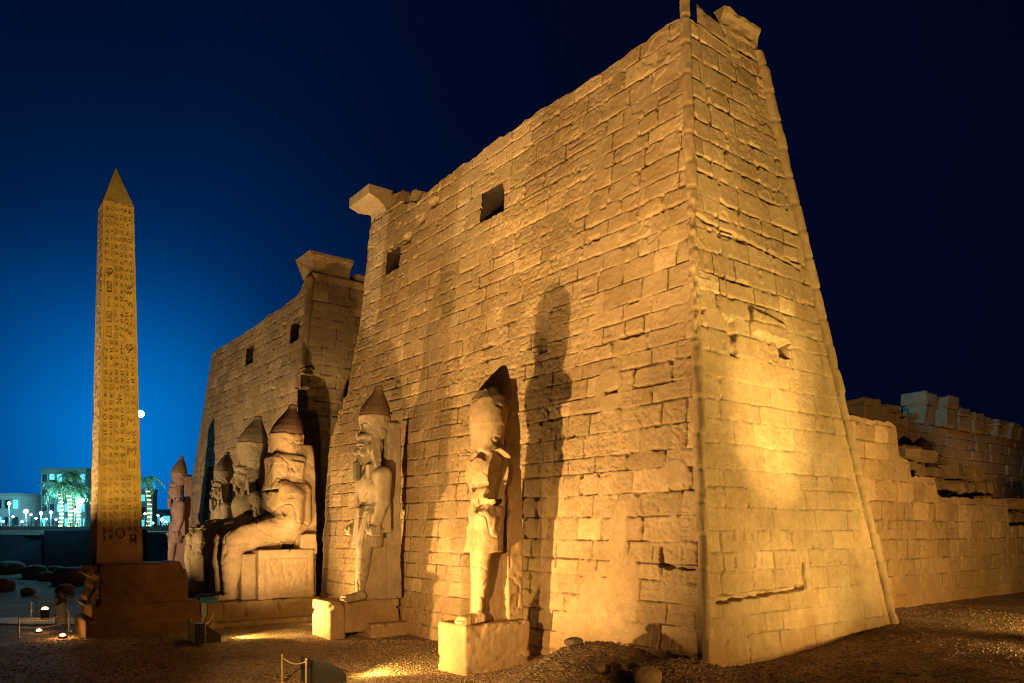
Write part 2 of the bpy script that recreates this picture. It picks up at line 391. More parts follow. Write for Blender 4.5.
# sign stencils, 7 x 7, for carved writing
GL = ["..#.... ..##... ...#... ..####. .#####. ..##... ..#.##.", "...#... ..#.... ..#.... ..##... ..##... ..##... ..##...",
      "....... #..#..# .#.#.#. ..#.#.. ....... #..#..# .##.##.", "..###.. .#...#. #.....# #..#..# #.....# .#...#. ..###..",
      "..##... .#..#.. .#..#.. ..##... .#####. ...#... ...#...", "....... .#####. #..#..# #.###.# .#####. ...#... ..#....",
      "....... ##..... #.#..#. ..#.#.# ...#..# ......# .......", "....... ....... #.....# #.....# .#...#. ..###.. .......",
      ".#####. .#...#. .#.#.#. .#.#.#. .#.#.#. .#...#. .#####.", "...#... ..###.. ...#... .#####. ...#... ..#.#.. .#...#.",
      "#.....# ##...## #.#.#.# #..#..# #.....# #.....# .......", ".#.#.#. .#.#.#. .#.#.#. .#.#.#. .#.#.#. ....... .......",
      "....... #######  ....... .#####. .#...#. .#####. ......."]
GLA = []
for g_ in GL:
    rows = g_.split(); GLA.append(np.array([[1. if c == '#' else 0. for c in (r + '.......')[:7]] for r in rows[::-1]]))
GLA = np.array([np.pad(a, 1) for a in GLA])           # 9 x 9, bottom row first
def signs(S, Z, cell_w, cell_h, seed, narrow=.9):
    """relief of columns of carved signs: 0 blank .. 1 cut"""
    cx = np.floor(S / cell_w); cz = np.floor(Z / cell_h)
    u = (S / cell_w - cx - .5) / narrow + .5; v = (Z / cell_h - cz - .5) / .95 + .5
    g = np.floor((_hash(cx, cz, cx * 0, seed) * .5 + .5) * (len(GLA) - .01)).astype(int)
    x = np.clip(u * 9 - .5, 0, 7.999); y = np.clip(v * 9 - .5, 0, 7.999); ix = x.astype(int); iy = y.astype(int); fx = x - ix; fy = y - iy
    a = (GLA[g, iy, ix] * (1 - fx) + GLA[g, iy, ix + 1] * fx) * (1 - fy) + (GLA[g, iy + 1, ix] * (1 - fx) + GLA[g, iy + 1, ix + 1] * fx) * fy
    ok = (u > 0) & (u < 1) & (v > 0) & (v < 1)
    return smooth(.3, .6, a) * ok

def sheet(pos, nrm, h, tone, damp, name, mat, parent, flip=False, hole=None):
    nu, nv = h.shape
    V = (pos + nrm * h[..., None]).reshape(-1, 3)
    i = np.arange(nu * nv).reshape(nu, nv)
    Q = np.stack([i[:-1, :-1], i[1:, :-1], i[1:, 1:], i[:-1, 1:]], -1).reshape(-1, 4)
    if hole is not None: Q = Q[~(hole.ravel()[Q].all(1))]
    if flip: Q = Q[:, ::-1]
    me = mesh_from(V, Q); setattr_f(me, 'tone', tone); setattr_f(me, 'damp', damp)
    return link(name, me, mat, parent)

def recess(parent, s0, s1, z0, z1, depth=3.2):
    """inside of a window opening, shade put into its dark colour, running back into the wall"""
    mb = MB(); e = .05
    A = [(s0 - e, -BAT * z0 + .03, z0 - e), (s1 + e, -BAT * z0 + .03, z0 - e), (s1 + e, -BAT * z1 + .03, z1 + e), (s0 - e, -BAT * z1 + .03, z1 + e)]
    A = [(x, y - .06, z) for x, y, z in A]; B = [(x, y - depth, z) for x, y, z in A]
    mb.add(A + B, [(0, 1, 5, 4), (1, 2, 6, 5), (2, 3, 7, 6), (3, 0, 4, 7), (4, 5, 6, 7)]); return mb.build('window_recess', M_RECESS_SHADE, parent)
def seg(A, B, a=0.):
    """box mask helper"""
    return (A > a) & (A < B)

BAT = 2.6 / 25            # batter of the fronts
def interp(z, pts):
    p = np.array(sorted(pts)); return np.interp(z, p[:, 0], p[:, 1])
def steps(z, pts, seed, amp=.25, hh=.78):
    """profile that jumps from course to course like broken masonry"""
    k = np.floor(z / hh); return interp((k + .5) * hh, pts) + amp * _hash(k, k * 0, k * 0, seed)
def top_profile(s, pts, seed, amp=.12, w=1.6):
    k = np.floor(s / w + .3 * noise2(s * .3, s * 0, seed)); return interp(s, pts) + amp * _hash(k, k * 0, k * 0, seed) + .05 * noise2(s * 3, s * 0, seed + 1)

# ------------------------------------------------------------------ near (right hand) pylon tower
def near_tower():
    root = thing('pylon_tower', 'huge near tower of the sandstone pylon with a floodlit end wall', 'pylon', wp(0, 0, 0), ROT, 'towers of the temple pylon')
    z0 = -1.6; EB = 3.13 / 25
    # ---- front wall
    nv = 920; nu = 640
    v = np.linspace(0, 1, nv); q = np.linspace(0, 1, nu); q = (np.exp(q * .75) - 1) / (math.e ** .75 - 1)
    tp = [(3, 24.45), (7.7, 24.4), (10.3, 24.4), (15.8, 24.4), (20.5, 24.3), (22.3, 24.15), (23.0, 23.75), (24.2, 24.3), (26, 24.7), (29.5, 24.75)]
    le = [(-2, 31.3), (0, 31.1), (5, 31.7), (8, 31.9), (10.4, 32.1), (11.6, 31.4), (13, 30.4), (14.2, 29.9), (15.8, 29.7), (17, 29.3), (19.5, 29.1), (25, 28.97)]
    S = np.zeros((nu, nv)); Z = np.zeros((nu, nv))
    Q, Vv = np.meshgrid(q, v, indexing='ij')
    Z = z0 + Vv * 26.0
    for _ in range(4):
        sl = steps(Z, le, 7, .12) + .05 * noise2(Z * 4, Z * 0, 3)
        sr = EB * Z + .12
        S = sr + Q * (sl - sr)
        Z = z0 + Vv * (top_profile(S, tp, 12, .10) - z0)
    bond = Bond(11, z0, 27, -1, 34)
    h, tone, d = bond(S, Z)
    # carved scenes: shallow signs in columns and rows, worn away in places
    worn = smooth(-.15, .3, fbm2(S * .18, Z * .18, 91, 3))
    rel = signs(S + .03 * noise2(S * 2, Z * 2, 1), Z, .55, .42, 5) * smooth(0., .3, noise2(S * .35, Z * .35, 45))
    fig = smooth(.02, .09, np.abs(fbm2(S * .8, Z * .45, 77, 3)))        # long incised contours of figures
    low = smooth(9.5, 7.5, Z)
    h = h - .030 * worn * rel * (.35 + .65 * low) - .022 * worn * (1 - fig)
    fine = np.abs(noise2(S * 3.2, Z * 1.6, 61)); h = h - .02 * worn * smooth(.14, .03, fine)
    h = h - .022 * worn * signs(S + .3, Z + .1, .30, .26, 55) * smooth(.0, .3, noise2(S * .5 + 9, Z * .5, 46)); h = h + .010 * noise2(S * 8, Z * 8, 63) * (.4 + worn) + .006 * noise2(S * 3.3, Z * 3.3, 64)
    big = np.zeros_like(S)
    for cw, ch, sd in ((3.4, 3.2, 101), (2.1, 2.3, 102)):
        cx = np.floor(S / cw); cz = np.floor(Z / ch); u = S / cw - cx; v = Z / ch - cz
        gi = np.floor((_hash(cx, cz, cx * 0, sd) * .5 + .5) * (len(GLA) - .01)).astype(int)
        x = np.clip(u * 9 - .5, 0, 7.999); y = np.clip(v * 9 - .5, 0, 7.999); ix = x.astype(int); iy = y.astype(int); fx = x - ix; fy = y - iy
        val = (GLA[gi, iy, ix] * (1 - fx) + GLA[gi, iy, ix + 1] * fx) * (1 - fy) + (GLA[gi, iy + 1, ix] * (1 - fx) + GLA[gi, iy + 1, ix + 1] * fx) * fy
        big = np.maximum(big, np.exp(-((val + .12 * noise2(S * 2, Z * 2, sd) - .45) / .13) ** 2) * smooth(-.2, .25, noise2(S * .22, Z * .22, sd)))
    h = h - .024 * big
    # plaster repairs
    def blob(cs, cz, rs_, rz, seed=0): return smooth(1.15, .9, np.sqrt(((S - cs) / rs_) ** 2 + ((Z - cz) / rz) ** 2) + .3 * fbm2(S * .9, Z * .9, 33 + seed, 3))
    pl = np.maximum.reduce([blob(5.7, 10.2, .85, .8), blob(5.7, 2.0, .75, 1.1, 1), blob(4.6, 4.5, .5, 1.6, 2), blob(4.2, 2.6, .9, 1.4, 6),
                            blob(6.7, 1.2, .5, .9, 3), blob(2.1, 6.7, .75, .55, 4)])
    h = h * (1 - pl) + pl * (.03 + .008 * fbm2(S * 3, Z * 3, 8, 2)); tone = tone * (1 - pl) + pl * .78
    # clamp slots, windows, cracks, mast recess
    def rect(a0, a1, b0, b1, w=.10):
        return np.minimum(smooth(a0 - w, a0 + w, S + .08 * noise2(S * 3, Z * 3, 2)) * smooth(a1 + w, a1 - w, S + .08 * noise2(S * 3, Z * 3, 4)),
                          smooth(b0 - w, b0 + w, Z + .08 * noise2(S * 3, Z * 3, 6)) * smooth(b1 + w, b1 - w, Z + .08 * noise2(S * 3, Z * 3, 8)))
    wsum = np.zeros_like(S)
    for a0, a1, b0, b1 in [(14.1, 16.2, 20.4, 22.0), (24.5, 26.3, 20.3, 21.8)]:
        wd = rect(a0, a1, b0, b1, .06) * (fbm2(S * 1.7, Z * 1.7, 87, 3) * .6 + np.minimum(np.minimum(S - a0, a1 - S) * 2.2, np.minimum(Z - b0, b1 - Z) * 2.2) > .12); wsum = np.maximum(wsum, wd); recess(root, a0, a1, b0, b1)
    h = h - .35 * rect(20.7, 21.6, 23.0, 23.45) - .3 * rect(22.1, 22.9, 22.4, 22.8) - .25 * rect(23.5, 24.3, 21.7, 22.2)
    h = h - .35 * rect(.9, 2.45, 3.33, 3.44, .04) - .3 * rect(2.3, 2.45, 3.4, 4.1, .05)
    h = h - .25 * rect(7.55, 8.0, 8.55, 8.66, .03)
    h = h - 1.1 * rect(12.9, 14.9, z0 - 1, 10.7, .06)
    h = h - .5 * rect(9.9, 10.35, 12.6, 15.6, .12) * smooth(15.6, 14.5, Z) * .6
    rl = np.random.RandomState(8)
    for _ in range(20):                                                   # dark missing pieces between blocks
        a = rl.uniform(3.5, 28); b = rl.uniform(6, 23.5)
        k = np.argmin(np.abs(bond.zb - b)); b = bond.zb[k]
        if rl.rand() < .55: h = h - rl.uniform(.1, .28) * rect(a, a + rl.uniform(.3, 1.2), b - .02, b + rl.uniform(.07, .16), .05)
        else: h = h - rl.uniform(.1, .26) * rect(a, a + rl.uniform(.08, .16), b, b + rl.uniform(.4, .9), .05)
    damp = .75 * smooth(.9, -.3, Z + .5 * fbm2(S * .7, Z * .7, 71, 3)) * .6
    pos = np.stack([S, -BAT * Z, Z], -1); nrm = np.array([0, 1., BAT]) / math.hypot(1, BAT)
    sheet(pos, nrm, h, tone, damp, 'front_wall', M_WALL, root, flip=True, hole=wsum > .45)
    # ---- end wall towards the camera's right
    nu, nv = 250, 720
    v = np.linspace(0, 1, nv); q = np.linspace(0, 1, nu); Q, Vv = np.meshgrid(q, v, indexing='ij')
    back = lambda z: 12.85 - (12.85 - 7.25) * z / 25.3
    tpe = [(2.6, 24.3), (3.25, 24.4), (3.32, 25.2), (4.9, 24.9), (7.4, 24.75)]
    Z = z0 + Vv * 26
    for _ in range(4):
        D = BAT * Z + .05 + Q * (back(Z) - BAT * Z - .1)
        Z = z0 + Vv * (interp(D, tpe) - z0)
    bond2 = Bond(23, z0, 27, -1, 14, .62, .95, 1., 2.4)
    h, tone, d = bond2(D, Z, joint=1.0)
    lowf = smooth(13.5, 11.5, Z)                                          # smoother repaired lower half
    h2, t2, _ = bond2(D, Z, rough=.8, joint=.42, chip=.4)
    h = h * (1 - lowf) + h2 * lowf; tone = tone * (1 - .5 * lowf) + lowf * .40
    S_, Z_ = D, Z
    def rect2(a0, a1, b0, b1, w=.06, dr=0.):
        zz = Z - dr * (D - a0)
        return np.minimum(smooth(a0 - w, a0 + w, D + .1 * noise2(D * 3, Z * 3, 2)) * smooth(a1 + w, a1 - w, D + .1 * noise2(D * 3, Z * 3, 4)),
                          smooth(b0 - w, b0 + w, zz + .06 * noise2(D * 3, Z * 3, 6)) * smooth(b1 + w, b1 - w, zz + .06 * noise2(D * 3, Z * 3, 8)))
    h = h - .4 * rect2(.75, 6.2, 2.2, 2.42, .03, .03) - .3 * rect2(6.15, 6.35, 2.4, 3.4, .04)
    h = h + .17 * rect2(4.6, 6.9, 12.3, 13.2, .12, -.12)                   # block standing proud
    h = h - .5 * rect2(6.3, 7.1, 11.6, 12.2, .06)
    h = h - .2 * rect2(3.1, 3.5, 11.2, 12.6, .06) - .15 * rect2(1.6, 8.6, 16.2, 16.33, .03, -.09)
    sg = signs(D, Z, .5, .42, 9) * smooth(.1, .4, noise2(D * .5, Z * .5, 15)); h = h - .02 * sg
    for bz in (14.1, 11.3, 4.3, 3.4):                                      # rows of tool marks
        h = h - .05 * rect2(1.0, 9.5, bz, bz + .35, .04) * smooth(.35, .6, noise2(D * 4.4, Z * .1 + bz, 81))
    rl = np.random.RandomState(18)
    for _ in range(16):
        a = rl.uniform(2, 8); b = bond2.zb[rl.randint(20, len(bond2.zb) - 3)]
        h = h - rl.uniform(.08, .2) * rect2(a, a + rl.uniform(.4, 1.6), b - .02, b + rl.uniform(.05, .1), .04)
    damp = .7 * smooth(1.6, .55, Z + .55 * fbm2(D * .55, Z * .7, 71, 3)) * smooth(-.3, .4, fbm2(D * .8, Z * .8, 5, 3) + .35 * smooth(1.2, .2, Z))
    pos = np.stack([EB * Z, -D, Z], -1); nrm = np.array([-1., 0, EB]) / math.hypot(1, EB)
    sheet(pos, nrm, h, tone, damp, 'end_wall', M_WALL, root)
    # ---- inner (gate) end, ragged
    nz, nd = 150, 60
    z = np.linspace(z0, 24.9, nz); dd = np.linspace(0, 1, nd); DD, ZZ = np.meshgrid(dd, z, indexing='ij')
    sl = steps(ZZ, le, 7, .12) + .05 * noise2(ZZ * 4, ZZ * 0, 3)
    D = BAT * ZZ - .02 + DD * (back(ZZ) - BAT * ZZ)
    h, tone, d = Bond(31, z0, 27, -1, 14)(D, ZZ); h = h - .5 * smooth(0, .03, DD) * smooth(10, 8, ZZ) * (.5 + fbm2(D * .7, ZZ * .7, 3))
    sheet(np.stack([sl, -D, ZZ], -1), np.array([1., 0, 0]), h * smooth(0, .05, DD), tone, tone * 0, 'gate_side_wall', M_WALL, root, flip=True)
    # ---- rear and top
    z = np.linspace(z0, 24.4, 60); s = np.linspace(0, 1, 80); SS, ZZ = np.meshgrid(s, z, indexing='ij')
    X = EB * ZZ + SS * (steps(ZZ, le, 7, .12) - EB * ZZ)
    h, tone, d = Bond(37, z0, 27, -1, 34)(X, ZZ)
    sheet(np.stack([X, -back(ZZ), ZZ], -1), np.array([0, -1., 0]), h, tone, tone * 0, 'rear_wall', M_WALL, root)
    s = np.linspace(3.0, 29.0, 90); dd = np.linspace(0, 1, 20); SS, DD = np.meshgrid(s, dd, indexing='ij')
    T = top_profile(SS, tp, 12, .10); T = T * (1 - smooth(0, .9, DD)) + 24.2 * smooth(0, .9, DD) - .12 * smooth(0, .1, DD) + .1 * fbm2(SS, DD * 5, 4)
    D = BAT * T + DD * (7.4 - BAT * T)
    sheet(np.stack([SS, -D, T], -1), np.array([0, 0, 1.]), T * 0, T * 0 + .5, T * 0, 'roof', M_WALL, root)
    # ---- rolls on the corners
    def roll(name, fn, r, zt, sd):
        m = 24; zz = np.linspace(z0, zt, 330); an = np.linspace(0, 2 * np.pi, m, endpoint=False)
        A, ZZ = np.meshgrid(an, zz, indexing='ij')
        k = np.floor(ZZ / 1.15 + .2 * noise2(ZZ * .3, ZZ * 0, sd)); fr = ZZ / 1.15 + .2 * noise2(ZZ * .3, ZZ * 0, sd) - k
        ring = np.exp(-(np.minimum(fr, 1 - fr) / .035) ** 2)
        bx = _hash(k, k * 0, k * 0, sd) * .025
        rough_zone = smooth(10.8, 11.6, ZZ) * smooth(17.5, 16.5, ZZ) if sd == 3 else 0
        rr = r - .06 * ring + .032 * noise3(np.cos(A) * 2, np.sin(A) * 2, ZZ * 2.5, sd) - rough_zone * .09 * (.6 + noise3(np.cos(A) * 1.5, np.sin(A) * 1.5, ZZ * 5, sd + 4))
        x, y = fn(ZZ)
        V = np.stack([x + bx + rr * np.cos(A), y + bx + rr * np.sin(A), ZZ], -1).reshape(-1, 3)
        i = np.arange(m * len(zz)).reshape(m, -1); i2 = np.roll(i, -1, 0)
        Qd = np.stack([i[:, :-1], i2[:, :-1], i2[:, 1:], i[:, 1:]], -1).reshape(-1, 4)
        c = len(V); V = np.vstack([V, V[i[:, -1]].mean(0) + [0, 0, .05]])
        Qd = np.vstack([Qd, np.stack([i[:, -1], i2[:, -1], np.full(m, c), np.full(m, c)], -1)]) if False else Qd
        link(name, mesh_from(V, Qd), M_ROLL, root)
    roll('corner_roll', lambda z: (EB * z + .06, -(BAT * z + .04)), .20, 25.05, 3)
    roll('corner_roll', lambda z: (EB * z + .05, -(back(z) - .05)), .27, 24.75, 5)
    # ---- what is left of the cornice
    rr = random.Random(5)
    def cavetto(name, s0, s1, d_face, zb, hgt, over, axis='end'):
        pr = [(0, 0), (.03, .12 * hgt), (.10 * over, .35 * hgt), (.35 * over, .62 * hgt), (over, .80 * hgt), (over, hgt), (-1.2, hgt * .97), (-1.2, 0)]
        m = 8; v = []; f = []; n = len(pr)
        for k in range(m + 1):
            t = s0 + (s1 - s0) * k / m
            for (o_, z_) in pr:
                jx, jz = rr.uniform(-.04, .04), rr.uniform(-.03, .03)
                if axis == 'end': v.append((d_face - o_ + jx, -t, zb + z_ + jz))
                else: v.append((t, -d_face + o_ + jx, zb + z_ + jz))
        for k in range(m):
            for i in range(n): f.append((k * n + i, k * n + (i + 1) % n, (k + 1) * n + (i + 1) % n, (k + 1) * n + i))
        f += [tuple(range(n))[::-1], tuple(range(m * n, m * n + n))]
        mb = MB(); mb.add(v, f); return mb.build(name, M_ROLL, root)
    cavetto('cornice_block', 4.75, 7.2, 3.12, 24.84, .8, .20)
    # overhanging block at the far end of the front
    b = MB(); pr = [(0, 0), (.1, .25), (.5, .55), (1.15, .78), (1.15, 1.35), (-1.3, 1.35), (-1.3, 0)]
    v = []
    for x in (27.0, 28.9):
        for y, z in pr:
            e = .9 if (x > 28 and y > .4) else (.55 if x > 28 and z > .5 else 0)
            v.append((x + e, -2.55 + y, 24.75 + z))
    n = len(pr); f = [tuple(range(n))[::-1], tuple(range(n, 2 * n))] + [(i, (i + 1) % n, n + (i + 1) % n, n + i) for i in range(n)]
    b.add(v, [tuple(reversed(q_)) for q_ in f]); b.build('cornice_block', M_ROLL, root)
    b = MB(); r2 = random.Random(3)
    b.box((25.6, -3.0, 24.95), (1.5, 1.2, .9), .08, .1, .85, .08, r2)
    b.build('cornice_stump', M_ROLL, root); b = MB()
    b.box((24.0, -3.1, 24.5), (1.2, 1.1, .8), .08, -.1, .8, .1, r2); b.build('cornice_stump', M_ROLL, root)
near_tower()

# ------------------------------------------------------------------ far (left hand) tower
def far_tower():
    root = thing('pylon_tower', 'far left tower of the pylon, smaller in view, with two small windows near its top', 'pylon', wp(0, 0, 0), ROT, 'towers of the temple pylon')
    z0 = -1.6; nu, nv = 260, 330
    v = np.linspace(0, 1, nv); q = np.linspace(0, 1, nu); Q, Vv = np.meshgrid(q, v, indexing='ij')
    tp = [(38, 23.75), (39.6, 23.6), (40.6, 22.75), (42.2, 22.5), (48, 22.3), (55, 22.1), (63, 22.1)]
    inn = [(-2, 37.9), (0, 37.9), (12, 38.4), (14, 38.5), (15.5, 38.75), (16.3, 38.35), (17.2, 38.2), (24, 38.5)]
    Z = z0 + Vv * 24
    for _ in range(4):
        sr = interp(Z, inn) + .12 * smooth(17.5, 16, Z) * noise2(Z * 1.5, Z * 0, 5); sl = 66.3 - .175 * Z
        S = sr + Q * (sl - sr); Z = z0 + Vv * (top_profile(S, tp, 22, .12) - z0)
    bond = Bond(51, z0, 26, 36, 69); h, tone, d = bond(S, Z)
    worn = smooth(-.2, .3, fbm2(S * .18, Z * .18, 92, 3))
    h = h - .03 * worn * signs(S, Z, .7, .6, 6) - .025 * worn * smooth(.08, .02, np.abs(fbm2(S * .7, Z * .4, 78, 3)))
    def rect(a0, a1, b0, b1, w=.08): return np.minimum(smooth(a0 - w, a0 + w, S) * smooth(a1 + w, a1 - w, S), smooth(b0 - w, b0 + w, Z) * smooth(b1 + w, b1 - w, Z))
    wsum = np.zeros_like(S)
    for a0, a1 in ((39.8, 41.6), (49.8, 51.8)): wsum = np.maximum(wsum, rect(a0, a1, 18.9, 20.5)); recess(root, a0, a1, 18.9, 20.5)
    h = h - .5 * rect(43.2, 44.8, z0 - 1, 10.5) - .5 * rect(58, 59.6, z0 - 1, 10.5)
    sheet(np.stack([S, -BAT * Z, Z], -1), np.array([0, 1., BAT]) / math.hypot(1, BAT), h, tone, tone * 0, 'front_wall', M_WALL, root, flip=True, hole=wsum > .45)
    # gate side: dressed above, rough core blocks below
    z = np.linspace(z0, 23.7, 260); dd = np.linspace(0, 1, 130); DD, ZZ = np.meshgrid(dd, z, indexing='ij')
    back = lambda z: 12.5 - .2 * z
    D = BAT * ZZ + DD * (back(ZZ) - BAT * ZZ)
    h, tone, d = Bond(57, z0, 26, -1, 14)(D, ZZ)
    hc, tc_, dc = Bond(58, z0, 26, -1, 14, 1., 1.5, 1.2, 2.6)(D, ZZ, joint=2.6, chip=2.)
    lo = smooth(16.0, 15.2, ZZ + .9 * noise2(D * .8, ZZ * .2, 4))
    blk = Bond(58, z0, 26, -1, 14, 1., 1.5, 1.2, 2.6)
    h = h * (1 - lo) + lo * (hc - .9 + .55 * (tc_ - .5))
    h = h * smooth(0, .02, DD)
    sr = interp(ZZ, inn) + .12 * smooth(17.5, 16, ZZ) * noise2(ZZ * 1.5, ZZ * 0, 5)
    sheet(np.stack([sr, -D, ZZ], -1), np.array([-1., 0, 0]), h, tone, tone * 0, 'gate_side_wall', M_WALL, root)
    # far end, rear, top
    z = np.linspace(z0, 21.95, 200); DD, ZZ = np.meshgrid(dd, z, indexing='ij'); D = BAT * ZZ + DD * (back(ZZ) - BAT * ZZ)
    h, tone, d = Bond(59, z0, 26, -1, 14)(D, ZZ)
    sheet(np.stack([66.3 - .175 * ZZ, -D, ZZ], -1), np.array([1., 0, 0]), h, tone, tone * 0, 'end_wall', M_WALL, root, flip=True)
    s = np.linspace(0, 1, 80); z = np.linspace(z0, 22.2, 60); SS, ZZ = np.meshgrid(s, z, indexing='ij')
    X = interp(ZZ, inn) + SS * (66.3 - .175 * ZZ - interp(ZZ, inn)); h, tone, d = Bond(60, z0, 26, 36, 69)(X, ZZ)
    sheet(np.stack([X, -back(ZZ), ZZ], -1), np.array([0, -1., 0]), h, tone, tone * 0, 'rear_wall', M_WALL, root)
    s = np.linspace(38.4, 62.4, 60); dd = np.linspace(0, 1, 10); SS, DD = np.meshgrid(s, dd, indexing='ij'); T = top_profile(SS, tp, 22, .12)
    sheet(np.stack([SS, -(BAT * T + DD * (back(T) - BAT * T)), T - .1 * smooth(0, .2, DD)], -1), np.array([0, 0, 1.]), T * 0, T * 0 + .5, T * 0, 'roof', M_WALL, root)
    # corner roll, upper part only
    mb = MB(); pts = [(float(interp(z, inn)) + .05, -BAT * z - .02, z) for z in np.linspace(16.6, 23.6, 24)]
    mb.tube(pts, [.27 + .02 * math.sin(i * 2.1) for i in range(24)], 14); mb.build('corner_roll', M_ROLL, root, smooth_sh=True)
    # broken stump under the roll
    rr = random.Random(8)
    mb = MB(); mb.box((38.2, -1.9, 16.3), (1.3, .9, .5), .08, .1, .7, .12, rr); mb.build('broken_corner_block', M_ROLL, root)
    mb = MB(); mb.box((38.5, -1.8, 15.55), (.8, .8, .9), .08, .2, .8, .12, rr); mb.build('broken_corner_block', M_ROLL, root)
    # cornice towards the gate and stumps of it behind
    def cav(d0, d1, zb, hgt, over, bx=1.6):
        pr = [(0, 0), (.03, .12 * hgt), (.1 * over, .35 * hgt), (.4 * over, .66 * hgt), (over, .86 * hgt), (over, hgt), (-bx, hgt), (-bx, 0)]
        v = []; f = []; n = len(pr); m = 8
        for k in range(m + 1):
            t = d0 + (d1 - d0) * k / m
            for i, (o_, z_) in enumerate(pr):
                front = -over * (z_ / hgt) ** 2 * .9 if k == 0 else 0      # flares to the forecourt at its front end too
                v.append((38.55 - o_ + rr.uniform(-.03, .03), -(t + front), zb + z_ + rr.uniform(-.03, .03)))
        for k in range(m):
            for i in range(n): f.append((k * n + i, k * n + (i + 1) % n, (k + 1) * n + (i + 1) % n, (k + 1) * n + i))
        f += [tuple(range(n))[::-1], tuple(range(m * n, m * n + n))]
        mb = MB(); mb.add(v, f); mb.build('cornice_block', M_ROLL, root)
    cav(2.75, 5.6, 23.75, 1.45, .75, 2.0); cav(8.2, 9.6, 23.7, 1.0, .5)
    mb = MB(); mb.box((39.2, -7.1, 24.1), (1.4, 2.0, .8), .06, 0, .95, .06, rr); mb.build('cornice_block', M_ROLL, root)
    mb = MB(); mb.tube([(38.5, -2.5, 23.68), (38.5, -9.5, 23.68)], .22, 12); mb.build('cornice_roll', M_ROLL, root, smooth_sh=True)
far_tower()

